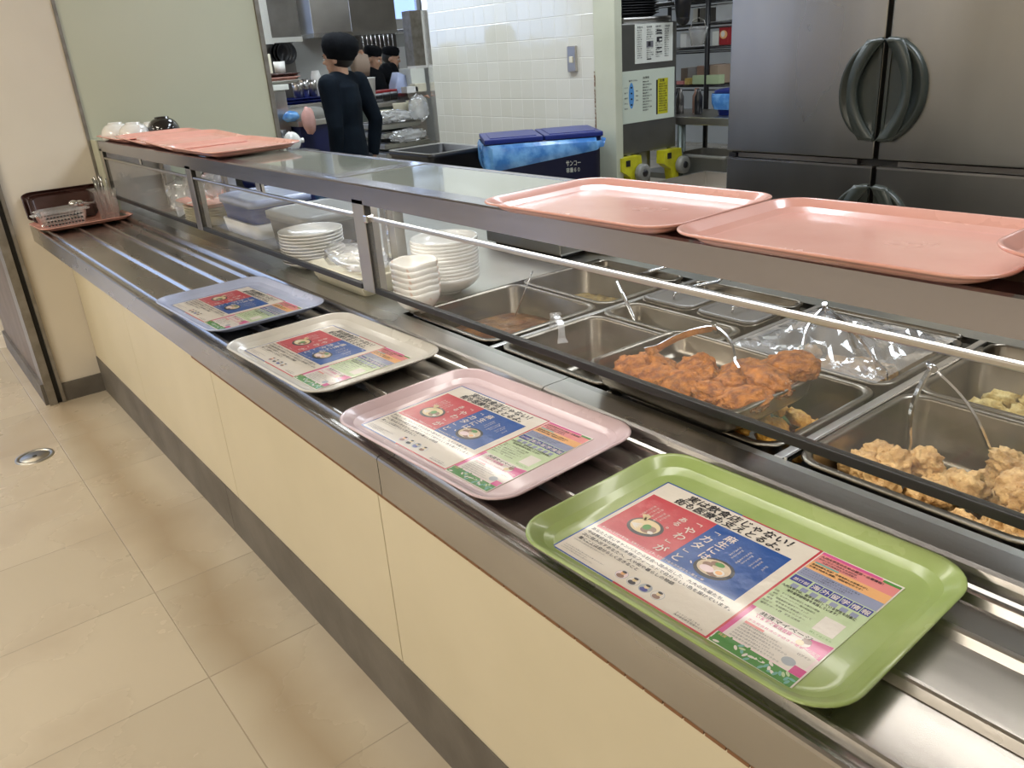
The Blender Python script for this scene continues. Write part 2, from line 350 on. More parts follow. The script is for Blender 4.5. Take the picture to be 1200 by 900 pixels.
for x in (5.0, 5.9, 6.2, 7.6): m.box(x-.03, x+.03, 11.9, 11.99, 1.70, 2.57, 'white')
m.box(5, 7.6, 11.9, 11.99, 1.68, 1.74, 'white')
structure(m.build('window_8'))
# ceiling fittings
for i, (x, y) in enumerate(DINING+KITCH):
    k = i < len(DINING)
    t = thing('ceiling_light', ('warm white strip light on the ceiling of the dining side' if k else 'cool white strip light on the ceiling of the kitchen'), 'ceiling light', (x, y, CEIL), 0, 'dining strip lights' if k else 'kitchen strip lights')
    hw = .17 if k else .31
    MB().box(-hw, hw, -.64, .64, -.05, 0, 'white', bev=.005).build('housing', t)
    MB().box(-hw+.03, hw-.03, -.6, .6, -.064, -.05, 'white_lit' if k else 'cool_lit').build('diffuser', t)
for i, (x, y) in enumerate(DOWN):
    t = thing('downlight', 'round warm downlight in the ceiling above the dining side floor', 'downlight', (x, y, CEIL), 0, 'warm downlights')
    MB().lathe([(.055, 0), (.075, 0), (.075, -.006), (.055, -.006), (.055, 0)], 'white').build('rim', t); MB().lathe([(.001, -.002), (.052, -.002)], 'warm_lit').build('lamp', t)
# floor drain
dr = thing('floor_drain', 'round metal drain cover set in the beige tiled floor', 'drain', (.20, 3.42, 0))
MB().lathe([(.001, .003), (.05, .003), (.052, .001), (.056, .001), (.058, .004), (.068, .004), (.07, 0)], 'steel_dull').build('cover', dr)
MB().lathe([(.001, .0045), (.008, .0045), (.009, .003)], 'gap').build('keyhole', dr)
# ------------------------------------------------------------------ serving counter
ct = thing('serving_counter', 'long cream panelled serving counter with a steel tray rail and a steel worktop', 'counter', (.6, 1.9, 0))
OF = Vector((-.6, -1.9, 0))
def cpart(name, mb, **t):
    mb.move(Matrix.Translation(OF)); return mb.build(name, ct, **t)
js = [3.978, 3.14, 2.195, 1.25, .305, -.6]
for a, b in zip(js, js[1:]): cpart('front_panel', MB().box(.594, .612, b+.0015, a-.0015, .165, .777, 'panel', bev=.001))
cpart('body', MB().box(.613, .66, -.6, 3.978, .02, .775, 'gap').box(.66, 1.7, -.6, 3.97, .02, .60, 'steel_dark'))
for a, b in ((3.978, 2.3), (2.298, .62), (.618, -.6)): cpart('kickboard', MB().box(.590, .612, b, a, 0, .168, 'kick', bev=.001))
def rail(y0, y1):
    p = [(.482, .728), (.482, .791), (.4835, .7945), (.487, .796), (.4915, .795), (.497, .7865), (.503, .785), (.800, .785), (.806, .787), (.810, .797), (.813, .803), (.818, .806), (.862, .806), (.862, .800), (.82, .800), (.815, .79), (.809, .779), (.50, .779), (.488, .775), (.488, .728)]
    return MB().prism(p, 'y', y0, y1, 'steel_rail')
cpart('tray_rail', rail(-.6, .9985)); cpart('tray_rail', rail(1.0005, 3.972))
for x in (.520, .618, .716, .784):
    for a, b in ((-.6, .998), (1.001, 3.972)):
        cpart('rail_rib', MB().prism([(x-.009, .785), (x-.004, .7935), (x-.001, .795), (x+.003, .795), (x+.006, .785)], 'y', a, b, 'steel_rail'))
n = MB().box(.590, .5935, -.6, 3.97, .7, .728, 'gap')
es = MB()
y = -.58
while y < 1.9: es.box(.4815, .486, y, y+.0245, .7238, .728, 'panel_edge' if 'panel_edge' in M else M.setdefault('panel_edge', mat('brown_edge_tape', (.20, .09, .035), .6))); y += .0265
cpart('edge_tape', es)
WT = .806
def top(x0, x1, y0, y1, m='steel_dull'): return MB().box(x0, x1, y0, y1, WT-.012, WT, m)
cpart('worktop', top(.862, .876, -.6, .9985)); cpart('worktop', top(.862, .876, 1.0005, 1.57)); cpart('worktop', top(.862, 1.66, 1.57, 3.97))
cpart('worktop', top(1.50, 1.66, -.6, 1.57)); cpart('worktop', top(.876, 1.50, -.6, .235))
for a, b in ((.562, .576), (.894, .906), (1.224, 1.238)): cpart('well_divider', MB().box(.876, 1.50, a, b, WT-.012, WT+.001, 'steel', bev=.002))
cpart('well_divider', MB().box(.876, 1.41, .555, .559, WT, WT+.004, 'steel_bright'))
# ------------------------------------------------------------------ sneeze guard with its shelf
sg = thing('sneeze_guard', 'steel framed glass sneeze guard with a long shelf over the food wells', 'sneeze guard', (.94, 1.7, WT))
OG = Vector((-.94, -1.7, -WT))
def gpart(name, mb, **t): mb.move(Matrix.Translation(OG)); return mb.build(name, sg, **t)
SF, SB, ST, SU = .804, 1.075, 1.110, 1.068
gpart('shelf_frame', MB().prism([(SF, SU), (SF, ST-.003), (SF+.003, ST), (SF+.045, ST), (SF+.045, ST-.006), (SF+.006, ST-.006), (SF+.006, SU+.003), (SF+.03, SU+.003), (SF+.03, SU)], 'y', -.5, 3.87, 'fascia'))
gpart('shelf_frame', MB().prism([(SB, SU+.01), (SB, ST), (SB-.02, ST), (SB-.02, ST-.006), (SB-.006, ST-.006), (SB-.006, SU+.01)], 'y', -.5, 3.87, 'fascia'))
M['shelf_glass'] = mat('greenish_shelf_glass', (.40, .44, .38), .05, 0, spec=.9, coat=.6)
for a, b in ((3.87, 2.63), (2.57, 1.76), (1.70, -.5)): gpart('shelf_plate', MB().box(SF+.040, SB-.016, b, a, ST-.007, ST-.0005, 'shelf_glass'))
for y in (2.60, 1.73): gpart('shelf_joint', MB().box(SF+.02, SB-.01, y-.03, y+.03, ST-.012, ST+.0008, 'steel_bright'))
for y in (3.855, 2.71, 1.58, .02):
    gpart('front_post', MB().box(SF, SF+.012, y-.026, y+.026, .872, SU+.01, 'steel', bev=.002).box(SF+.002, SF+.03, y-.030, y-.024, .874, SU+.01, 'steel').box(SF+.001, SF+.014, y-.031, y-.0265, .874, SU, 'gap'))
for y in (3.30, 2.16): gpart('hanger', MB().box(SF+.012, SF+.020, y-.02, y+.02, 1.035, SU+.01, 'steel').box(SF+.011, SF+.0125, y-.02, y-.012, 1.035, SU+.01, 'gap'))
for y in (3.82, 3.04, 1.86, .05):
    gpart('rear_post', MB().box(SB-.05, SB-.02, y-.035, y+.035, WT, SU+.02, 'steel', bev=.002).box(SB-.053, SB-.0495, y-.006, y+.006, WT+.01, SU, 'steel_bright'))
for a, b in ((3.825, 2.742), (2.678, 1.612), (1.548, .052), (-.012, -.5)):
    gpart('glass_panel', MB().box(SF+.004, SF+.009, b, a, .885, 1.038, 'glass'))
    gpart('top_trim', MB().box(SF+.001, SF+.012, b, a, 1.036, 1.044, 'steel', bev=.002))
    gpart('bottom_trim', MB().box(SF+.0, SF+.012, b, a, .873, .886, 'black_rubber', bev=.002))
gpart('lamp_tube', MB().box(.842, .882, -.3, 2.0, 1.076, 1.092, 'white').box(.846, .878, -.28, 1.98, 1.0725, 1.0765, 'white_lit'))
gpart('clip', MB().box(SF-.006, SF+.012, 1.535, 1.55, 1.032, 1.048, 'steel_bright', bev=.002))
gpart('end_post', MB().box(SF-.004, SF+.03, 3.87, 3.975, .806, 1.11, 'wall_green').box(SF+.03, SB, 3.87, 3.9, .806, SU, 'steel'))
# ------------------------------------------------------------------ cafeteria trays
def tray_mb(m, W=.298, Lh=.424, h=.020):
    R = []
    # under side out to the rim, over it, down the inner slope, floor of the tray
    for w, l, r, z in ((W-.075, Lh-.075, .030, 0), (W-.066, Lh-.066, .034, .0008), (W-.016, Lh-.016, .046, h-.004), (W-.003, Lh-.003, .050, h-.0035), (W, Lh, .0515, h-.0015), (W-.001, Lh-.001, .051, h), (W-.006, Lh-.006, .049, h+.0004),
                       (W-.012, Lh-.012, .047, h-.001), (W-.040, Lh-.040, .040, .0085), (W-.050, Lh-.050, .038, .0045), (W-.058, Lh-.058, .036, .0036), (W-.070, Lh-.070, .032, .0034)):
        R.append(rr(w, l, r, z, 8))
    return MB().rings(R, m, True, True)
def tray(m, x, y, z, rz, label, tilt=(0, 0), group=None, sc=1):
    o = tray_mb(m).build('serving_tray', loc=(x, y, z), rz=rz); o.rotation_euler = (tilt[0], tilt[1], rz); o.scale = (sc, sc, sc)
    return tag(o, label, 'tray', group)
TZ = .7955
TR = [('tray_green', .640, .470, .030, 'olive green tray on the rail nearest the front of the counter, holding a printed sheet'),
      ('tray_lilac', .641, .950, .055, 'pale pink lilac tray on the rail between the green tray and the light grey tray'),
      ('tray_grey', .640, 1.468, .035, 'light grey tray on the rail between the pink lilac tray and the pale blue tray'),
      ('tray_blue', .640, 1.975, .035, 'pale blue tray on the rail, farthest of the four trays with printed sheets')]
for m, x, y, r, lb in TR: tray(m, x, y, TZ, r, lb, group='trays lying on the tray rail')
PT = ST+.0005
tray('tray_pink', .900, .888, PT, .03, 'salmon pink empty tray on the glass shelf, left of the other two near pink trays', group='pink trays on the near half of the shelf', sc=.93)
tray('tray_pink', .905, .489, PT, .02, 'salmon pink empty tray on the glass shelf, in front of the fridge doors', (.0, 0), group='pink trays on the near half of the shelf', sc=.93)
tray('tray_pink', .945, .128, PT+.0105, .0, 'salmon pink tray on the shelf cut off by the right edge of the photo', (.052, 0), group='pink trays on the near half of the shelf', sc=.93)
tray('tray_pink', .925, 2.615, PT+.006, .05, 'salmon pink tray at the near end of the overlapping trays by the green wall', (.012, 0), group='pink trays at the far end of the shelf')
tray('tray_pink', .935, 2.985, PT+.006, .03, 'salmon pink tray in the middle of the overlapping trays by the green wall', (.055, 0), group='pink trays at the far end of the shelf')
tray('tray_pink', .945, 3.32, PT+.004, .03, 'salmon pink tray half hidden behind the black upturned bowl', (.04, 0), group='pink trays at the far end of the shelf')
tray('tray_pink', .945, 3.655, PT, .0, 'salmon pink tray carrying the upturned white and black bowls at the far shelf end', group='pink trays at the far end of the shelf')
# ------------------------------------------------------------------ printed sheets
def pm(name, c, **k): M[name] = mat(name, c, .28, 0, bump=.25, bscale=22, coat=.55, **k)
pm('sheet_white', (.72, .67, .60)); pm('sheet_red', (.52, .045, .065)); pm('sheet_blue', (.008, .075, .33)); pm('sheet_pink', (.72, .25, .25)); pm('sheet_orange', (.78, .42, .18))
pm('sheet_slate', (.27, .30, .45)); pm('sheet_navy', (.03, .04, .28)); pm('sheet_green', (.50, .62, .38)); pm('sheet_page', (.74, .70, .66)); pm('sheet_magenta', (.62, .08, .28)); pm('sheet_teal', (.18, .42, .38)); pm('sheet_leaf', (.07, .26, .05))
pm('sheet_ink', (.015, .013, .02)); pm('sheet_text', (.74, .68, .64)); pm('sheet_broth', (.62, .50, .36)); pm('sheet_noodle', (.72, .58, .34)); pm('sheet_bowl', (.02, .02, .025)); pm('sheet_pinkw', (.80, .66, .70)); pm('sheet_egg', (.80, .45, .20)); pm('sheet_greyblue', (.38, .42, .48)); pm('sheet_brown', (.25, .14, .10))
FONTC = {}
def glyphs(s, bold=0.0):
    key = (s, bold)
    if key not in FONTC:
        c = D.curves.new('glyphs', 'FONT'); c.body = s; c.size = 1; c.resolution_u = 2; c.fill_mode = 'FRONT'
        o = D.objects.new('glyphs', c); COL.objects.link(o); bpy.context.view_layer.update()
        dg = bpy.context.evaluated_depsgraph_get(); me = o.evaluated_get(dg).to_mesh()
        v = [(p.co.x, p.co.y) for p in me.vertices]; f = [tuple(p.vertices) for p in me.polygons]
        o.evaluated_get(dg).to_mesh_clear(); D.objects.remove(o); D.curves.remove(c)
        FONTC[key] = (v, f)
    return FONTC[key]
def put(mb, s, m, fn, size, bold=0.0, sx=1, width=None, shear=0):
    """text laid by fn(u, v) -> point; starts at 0,0; fit to width when given"""
    v, f = glyphs(s, bold)
    if not v: return
    x0 = min(p[0] for p in v); x1 = max(p[0] for p in v)
    k = size*sx if not width else width/(x1-x0)
    mi = mb.mi(m); b = bold*size*.8
    for q_, (dx, dy) in enumerate(((0, 0),) if not bold else ((-b, -b), (b, b), (b, -b), (-b, b))):
        vs = [mb.bm.verts.new(fn((p[0]-x0)*k+shear*p[1]*size+dx, p[1]*size+dy)+Vector((0, -2.5e-5*q_, 2.5e-5*q_))) for p in v]
        for q in f: mb._f([vs[i] for i in q], mi)
def sheet():
    mb = MB(); Z = [0.0006]
    def P(u, v, z): return Vector((v-.106, .1615-u, z))
    def rect(u0, u1, v0, v1, m, lay=1):
        z = Z[0]+lay*.0001; mb.quad([P(u0, v0, z), P(u1, v0, z), P(u1, v1, z), P(u0, v1, z)], m)
    def poly(pts, m, lay): mb.quad([P(u, v, Z[0]+lay*.0001) for u, v in pts], m)
    def ell(u, v, a, b, m, lay, ph=0, n=28):
        pts = []
        for i in range(n):
            t = 2*pi*i/n; x = a*math.cos(t); y = b*math.sin(t); pts.append((u+x*math.cos(ph)-y*math.sin(ph), v+x*math.sin(ph)+y*math.cos(ph)))
        poly(pts, m, lay)
    def txt(s, u, v, size, m='sheet_ink', bold=.0, width=None, lay=4, shear=0): put(mb, s, m, lambda a, b: P(u+a, v+b, Z[0]+lay*.0001), size, bold, 1, width, shear)
    def vert(s, u, v, size, m='sheet_text', bold=.015, step=1.05):
        for i, ch in enumerate(s):
            if ch in '「」':
                T = (lambda a, b, i=i: P(u+size*.12+b*1.0, v-i*size*step+size*.5-a, Z[0]+.0005)); put(mb, ch, m, T, size*.8, bold)
            else: put(mb, ch, m, (lambda a, b, i=i: P(u+a+size*.06, v-i*size*step+b, Z[0]+.0005)), size, bold)
    mb.box(-.106, .106, -.1615, .1615, 0, .0006, 'sheet_white')
    # first page: coloured border, red and blue picture squares
    rect(0, .229, .2095, .212, 'sheet_blue', 1); rect(0, .0022, 0, .212, 'sheet_blue', 1); rect(0, .10, 0, .0022, 'sheet_blue', 2)
    rect(.10, .229, 0, .0028, 'sheet_red', 1); rect(.12, .229, .2098, .212, 'sheet_red', 2); rect(.2262, .229, 0, .212, 'sheet_red', 2)
    rect(.008, .110, .068, .174, 'sheet_red', 1); rect(.110, .2125, .068, .174, 'sheet_blue', 1)
    txt('実は飲食店じゃない！', .046, .1925, .0158, bold=.022, width=.150, shear=.12); txt('街も医療も支えとるよ。', .038, .1775, .0150, bold=.022, width=.155, shear=.12)
    vert('「やわ」が', .087, .150, .0165); vert('ある。', .070, .148, .0115)
    vert('麻生には、', .134, .152, .0150); vert('「カタ」と', .114, .150, .0165)
    for (u, v, n) in ((.028, .150, 8), (.034, .149, 6), (.040, .150, 7), (.048, .145, 6), (.054, .146, 5)):
        vert('麺の硬さも働き方も選べる'[:n], u, v, .0036, bold=.0)
    for (u, v, n) in ((.158, .150, 6), (.163, .147, 6), (.172, .150, 8), (.177, .146, 6), (.186, .148, 6), (.191, .144, 5), (.200, .140, 3)):
        vert('街を支える多様な仕事'[:n], u, v, .0036, bold=.0)
    txt('詳しくはこちらから見てね', .014, .0715, .0036, 'sheet_text'); txt('写真はイメージです。やわらかめ', .062, .0715, .004, 'sheet_text'); txt('かため派のあなたへ贈る一杯', .114, .0715, .0042, 'sheet_text')
    # two noodle bowls
    for (u, v, k) in ((.052, .108, 0), (.163, .098, 1)):
        ell(u, v, .024, .0195, 'sheet_bowl', 2, .1); ell(u-.0008, v+.001, .0200, .0152, 'sheet_broth' if k else 'sheet_noodle', 3, .1)
        if k:
            for a, b, c, e in ((-.010, .002, .006, .005), (-.004, .009, .006, .004), (.004, -.009, .007, .004)): ell(u+a, v+b, c, e, 'sheet_brown', 4)
            ell(u-.006, v-.005, .009, .006, 'sheet_pinkw', 5); ell(u+.001, v+.010, .006, .004, 'sheet_leaf', 5); ell(u+.009, v-.003, .0065, .0058, 'sheet_page', 6); ell(u+.009, v-.003, .0042, .0036, 'sheet_egg', 7)
        else:
            ell(u+.007, v-.002, .010, .008, 'sheet_brown', 4, .5); ell(u+.002, v+.001, .0055, .006, 'sheet_leaf', 5); ell(u+.013, v-.006, .004, .003, 'sheet_page', 6)
            for i in range(9):
                a = .9+i*.13; x, y = u-.010, v+.010
                ex, ey = x-.004-.012*math.cos(a)*.9, y+.016*math.sin(a)*.8
                n = Vector((-(ey-y), ex-x)).normalized()*.0011; poly([(x-n.x, y-n.y), (x+n.x, y+n.y), (ex+n.x, ey+n.y), (ex-n.x, ey-n.y)], 'sheet_noodle', 6+(i % 2))
            for i in range(5): ell(u-.012, v-.003+i*.0016-.004, .008, .0009, 'sheet_page', 4+i % 2, .25*i-.5)
    # body lines
    for i, (s, a, b) in enumerate((('あなたと同じキャンパスから社会へ踏み出した、九大の先輩たち。', .008, .205), ('今は株式会社麻生の多様なフィールドで自分らしい色を届けています。', .008, .219), ('次に踏み出すあなたへ、人や街や暮らしの物語', .008, .150), ('働くことは自分らしく生きること', .010, .105))):
        txt(s, a, .0590-i*.0082, .0062, bold=.010, width=b-a)
    for i in range(5): txt('九州大学の先輩社員が語る仕事のやりがい', .008, .0335-i*.0042 if i < 2 else .022-i*.0036, .0024, 'ink_grey', width=.040+.012*(i % 3))
    for i, (c1, c2) in enumerate((('sheet_pinkw', 'sheet_brown'), ('sheet_page', 'sheet_ink'), ('sheet_greyblue', 'sheet_navy'), ('sheet_page', 'sheet_brown'))):
        u = .098+i*.0175; ell(u, .018, .0078, .0078, 'sheet_greyblue', 1); ell(u, .018, .0072, .0072, c1, 2); ell(u, .015, .005, .0035, c2, 3); ell(u, .0205, .0030, .0034, 'sheet_egg' if i == 0 else 'sheet_noodle', 4); ell(u, .0228, .0032, .0018, 'sheet_bowl', 5)
    txt('エントリーはこちら', .182, .010, .0034, 'sheet_ink'); txt('株式会社麻生採用サイト', .182, .006, .0034, 'sheet_ink')
    # second page
    rect(.229, .323, .185, .212, 'sheet_page', 1); rect(.2305, .3215, .1865, .2095, 'sheet_pink', 2)
    rect(.2305, .300, .2060, .2105, 'sheet_magenta', 3); rect(.302, .3215, .2050, .2095, 'sheet_leaf', 3)
    rect(.2305, .3215, .1680, .1880, 'sheet_orange', 3); rect(.2305, .3215, .1545, .1715, 'sheet_slate', 4)
    rect(.234, .262, .1855, .1885, 'sheet_teal', 5)
    txt('九州大学生のための就活・企業情報！', .233, .1995, .0048, bold=.012, width=.072, lay=6); txt('就活に役立つ情報を毎週配信', .233, .1945, .0036, width=.045, lay=6); txt('先輩の体験談も多数掲載中', .240, .1902, .0034, width=.040, lay=6)
    txt('長期休暇も充実！合宿免許とお部屋さがし', .233, .1805, .0036, bold=.012, width=.066, lay=6); txt('お得な特典も満載、相談受付中です！', .233, .1755, .0036, bold=.012, width=.062, lay=6)
    for i in range(3): txt('キャンパスライフを応援するサービスを見る', .233, .1665-i*.004, .0028, width=.064-.006*i, lay=6)
    rect(.229, .323, .0765, .1545, 'sheet_green', 3)
    rect(.2305, .3215, .1395, .1545, 'sheet_green', 4); rect(.231, .252, .1405, .1530, 'sheet_navy', 5); txt('旅行部', .2335, .1435, .0060, 'sheet_text', bold=.01, lay=6)
    for i, ch in enumerate('海外留学情報'):
        u = .2545+i*.0112; rect(u, u+.0102, .1405, .1530, 'sheet_navy', 5); txt(ch, u+.0009, .1430, .0090, 'sheet_text', bold=.014, lay=6)
    for i in range(7): rect(.238+i*.0113, .2455+i*.0113, .1305, .1375, 'sheet_slate', 5)
    txt('九州大学では、留学を検討している学生を対象に', .231, .1262, .0050, bold=.012, width=.084, lay=6); txt('海外留学説明会を実施しています！', .240, .1205, .0050, bold=.012, width=.058, lay=6)
    for i, s in enumerate(('日程　すべて毎週火曜日と木曜日の開催', '場所　センターゾーン一階の相談窓口', '内容　短期長期の留学やワーキング', '費用　奨学金や支援制度について', '問合せ　生協旅行カウンター', '留学サポート課　学生交流係')): txt(s, .231+.001*(i % 2), .1130-i*.0055, .0034, width=.052-.003*(i % 3), lay=6)
    rect(.291, .3135, .0865, .1125, 'sheet_page', 5); txt('詳しくはこちら', .292, .0805, .0034, 'sheet_leaf', lay=6)
    rect(.229, .323, 0, .0765, 'sheet_page', 3); rect(.229, .2345, .018, .0765, 'sheet_magenta', 4); rect(.2345, .3215, .0180, .060, 'sheet_pinkw', 4); rect(.237, .3185, .0200, .058, 'sheet_page', 5)
    poly([(.300, .072), (.3215, .0765), (.3215, .050), (.300, .056)], 'sheet_magenta', 5); ell(.297, .062, .0075, .006, 'sheet_page', 6); ell(.299, .066, .005, .004, 'sheet_brown', 7); ell(.295, .060, .004, .004, 'sheet_noodle', 8)
    txt('共済マイページ', .243, .0685, .0070, bold=.012, width=.058, lay=6); txt('いますぐ新規登録', .243, .0620, .0048, 'sheet_magenta', bold=.012, width=.040, lay=6); rect(.241, .300, .0665, .0672, 'sheet_magenta', 5)
    txt('学生総合共済の手続きが簡単', .240, .0530, .0040, 'sheet_magenta', width=.062, lay=6); rect(.240, .262, .0470, .0505, 'sheet_pink', 6)
    for i in range(6): txt('住所変更や請求手続きもスマホから', .240, .0440-i*.0045, .0030, 'ink_grey', width=.040+.008*(i % 3), lay=6)
    ell(.302, .030, .0070, .0060, 'sheet_greyblue', 6); rect(.309, .3215, .018, .030, 'sheet_magenta', 6); txt('ログイン', .302, .044, .0036, lay=7)
    rect(.2305, .3215, .0015, .018, 'sheet_leaf', 4)
    for i in range(34): ell(.233+i*.0026+random.uniform(-.001, .001), random.uniform(.003, .017), .0035, .0016, random.choice(['sheet_leaf', 'sheet_green', 'sheet_teal', 'sheet_page']) if i < 20 else random.choice(['sheet_teal', 'sheet_page', 'sheet_green']), 5+i % 4, random.uniform(0, 3))
    rect(.2305, .245, .012, .018, 'sheet_leaf', 9); txt('共済', .233, .0135, .0045, 'sheet_orange', lay=10)
    return mb.build('printed_sheet', normals=False)
sh0 = sheet()
SH = [(.6245, .4735, .018, 'glossy printed recruitment sheet lying in the green tray'), (.632, .957, .055, 'glossy printed recruitment sheet lying in the pink lilac tray'),
      (.632, 1.475, .035, 'glossy printed recruitment sheet lying in the light grey tray'), (.632, 1.982, .035, 'glossy printed recruitment sheet lying in the pale blue tray')]
for i, (x, y, r, lb) in enumerate(SH):
    o = sh0 if i == 0 else sh0.copy()
    if i: COL.objects.link(o)
    o.location = (x, y, TZ+.0035); o.rotation_euler.z = r; tag(o, lb, 'printed sheet', 'printed sheets in the trays')
    if i > 0: o.rotation_euler.z = r
# ------------------------------------------------------------------ food pans
def pan_mb(w, l, dep, m='steel_pan', r=.03, fl=.011):
    R = []
    for a, b, q, z in ((w-.004, l-.004, r+.006, -.004), (w, l, r+.006, -.002), (w, l, r+.006, 0), (w-.004, l-.004, r+.004, .0012), (w-2*fl, l-2*fl, r, .0012), (w-2*fl-.004, l-2*fl-.004, r, -.003), (w-2*fl-.012, l-2*fl-.012, r*.9, -dep+.012), (w-2*fl-.030, l-2*fl-.030, r*.7, -dep)):
        R.append(rr(a, b, q, z, 6))
    s = MB().rings(R, m, False, True)
    R2 = [rr(w-.004, l-.004, r+.006, -.004, 6), rr(w-2*fl+.002, l-2*fl+.002, r, -.006, 6), rr(w-2*fl-.009, l-2*fl-.009, r*.9, -dep+.010, 6), rr(w-2*fl-.028, l-2*fl-.028, r*.7, -dep-.002, 6)]
    return s.rings(R2, m, False, True)
def pan(x0, x1, y0, y1, dep, label, z=WT+.004, **k):
    o = pan_mb(x1-x0, y1-y0, dep, **k).build('food_pan', loc=((x0+x1)/2, (y0+y1)/2, z), normals=True)
    return tag(o, label, 'food pan', 'steel food pans in the wells')
def pad(x0, x1, y0, y1, z, m, label, cat, name, amp=.012, seed=1, r=.03):
    """uneven layer of soft food filling a pan"""
    mb = MB(); k = mb.mi(m); n = 34; V = {}
    for i in range(n+1):
        for j in range(n+1):
            u, v = i/n*2-1, j/n*2-1; uu = u*math.sqrt(1-v*v*.28*abs(v)); vv = v*math.sqrt(1-u*u*.28*abs(u)); x = (x0+x1)/2+uu*(x1-x0)/2; y = (y0+y1)/2+vv*(y1-y0)/2
            e = min(1-abs(u), 1-abs(v)); h = amp*(noise.noise(Vector((x*22, y*22, seed)))+.6*noise.noise(Vector((x*60, y*60, seed)))+.35*noise.noise(Vector((x*130, y*130, seed))))
            V[i, j] = mb.bm.verts.new((x, y, z+h*min(1, e*6)-.004*(1-min(1, e*6))))
    for i in range(n):
        for j in range(n): mb._f([V[i, j], V[i+1, j], V[i+1, j+1], V[i, j+1]], k, True)
    bmesh.ops.solidify(mb.bm, geom=mb.bm.faces[:], thickness=.006)
    return tag(mb.build(name), label, cat, kind='stuff')
pan(.880, 1.198, .238, .552, .10, 'deep steel pan of fried chicken pieces at the right, with tongs standing in it')
pan(1.203, 1.415, .238, .552, .10, 'steel pan of pale yellow fritters behind the fried chicken pan')
pan(.880, 1.170, .580, .890, .10, 'steel pan of orange fritters beside the divider bar, partly under the cutlet pan')
pan(1.180, 1.470, .580, .890, .09, 'steel pan of fried food under plastic film at the back of the well')
pan(.880, 1.150, .912, 1.220, .10, 'empty looking dark steel pan between the curry pan and the cutlet pan')
pan(1.158, 1.272, .912, 1.220, .08, 'narrow steel pan of minced stir fry')
pan(.880, 1.195, 1.243, 1.555, .09, 'steel pan of brown curry, farthest pan along the glass')
pan(1.205, 1.430, 1.243, 1.555, .08, 'steel pan of corn salad behind the curry pan')
# lidded small pans at the back of the third well
def lid(x0, x1, y0, y1, label):
    t = thing('lidded_pan', label, 'lidded pan', ((x0+x1)/2, (y0+y1)/2, WT+.004), 0, 'small lidded pans at the back')
    pan_mb(x1-x0, y1-y0, .06, r=.02).build('pan_body', t)
    w, l = x1-x0, y1-y0
    MB().rings([rr(w-.006, l-.006, .024, .0015), rr(w-.006, l-.006, .024, .006), rr(w-.02, l-.02, .02, .009), rr(w-.03, l-.03, .018, .004), rr(w-.034, l-.034, .018, .004)], 'steel_dark', True, True).build('lid', t)
    MB().tube([(-.03, 0, .005), (-.03, 0, .016), (.03, 0, .016), (.03, 0, .005)], .003, 'steel_bright').build('lid_handle', t)
lid(1.285, 1.425, 1.075, 1.220, 'dark lidded pan, left of the pair behind the minced stir fry')
lid(1.285, 1.425, .915, 1.065, 'dark lidded pan, right of the pair behind the minced stir fry')
# row of long narrow pans at the very back
for i, (a, b, lb) in enumerate(((1.255, 1.545, 'long narrow steel pan at the back edge with a bent ladle handle over it'), (.925, 1.215, 'long narrow steel pan at the back edge behind the lidded pans'), )):
    pan(1.434, 1.496, a, b, .06, lb, r=.018, fl=.006)
pan(1.474, 1.498, .600, .885, .05, 'slim steel pan squeezed behind the film covered pan', r=.008, fl=.004)
pan(1.420, 1.496, .24, .55, .06, 'narrow steel pan behind the pale yellow fritters', r=.018, fl=.006)
pad(.905, 1.172, 1.266, 1.532, .755, 'curry', 'brown curry with a pale edge in the farthest pan along the glass', 'curry', 'curry', .004, 3)
pad(1.225, 1.410, 1.265, 1.530, .748, 'corn', 'yellow corn salad behind the curry', 'corn salad', 'corn_salad', .012, 5)
pad(1.172, 1.258, .93, 1.20, .755, 'minced', 'brown minced stir fry in the narrow pan with the ladle', 'stir fry', 'minced_stir_fry', .010, 6)
# ------------------------------------------------------------------ cutlet pan standing on the others
CP = pan_mb(.236, .312, .042, r=.028, fl=.009).build('food_pan', loc=(.972, .785, .855)); tag(CP, 'steel pan of breaded cutlets set on top of the other pans, nearest the glass', 'food pan')
CP.rotation_euler.z = -.02
# rack under it so that it bears on the pan rims
def pieces(items, m, name, lb, cat, group, amp=.3, fr=2.6, sub=3):
    for i, (p, r, rot) in enumerate(items):
        o = MB().blob((0, 0, 0), r, m, i*1.37+len(name), amp, fr, sub).build(name, loc=p); o.rotation_euler = rot; tag(o, lb, cat, group)
cut = []
for i, (x, y, z) in enumerate(((.915, .880, .835), (.915, .83, .838), (.915, .775, .838), (.93, .715, .838), (.965, .868, .838), (.972, .79, .842), (.978, .72, .846), (1.03, .69, .85), (1.02, .745, .842), (.93, .665, .846), (.99, .668, .858), (1.045, .665, .866))):
    cut.append(((x, y, z), (.043, .034, .017), (random.uniform(-.4, .4), random.uniform(-.35, .15), random.uniform(0, 3))))
pieces(cut, 'cutlet', 'breaded_cutlet', 'orange brown breaded cutlet heaped in the front steel pan', 'cutlet', 'breaded cutlets in the raised pan', .22, 3.2, 4)
kar = []
for i in range(46):
    a = random.uniform(.912, 1.15); b = random.uniform(.265, .52); h = .735+.02*(i//16)
    if a > 1.05 and b > .38: continue
    kar.append(((a, b, h+random.uniform(0, .012)), (random.uniform(.020, .028),)*2+(random.uniform(.016, .022),), (random.uniform(-.6, .6), random.uniform(-.6, .6), random.uniform(0, 3))))
kar += [((.985, .505, .772), (.030, .026, .024), (0, 0, 1)), ((1.01, .475, .778), (.028, .026, .024), (0, .4, 2)), ((.96, .46, .775), (.028, .024, .022), (.3, 0, 0))]
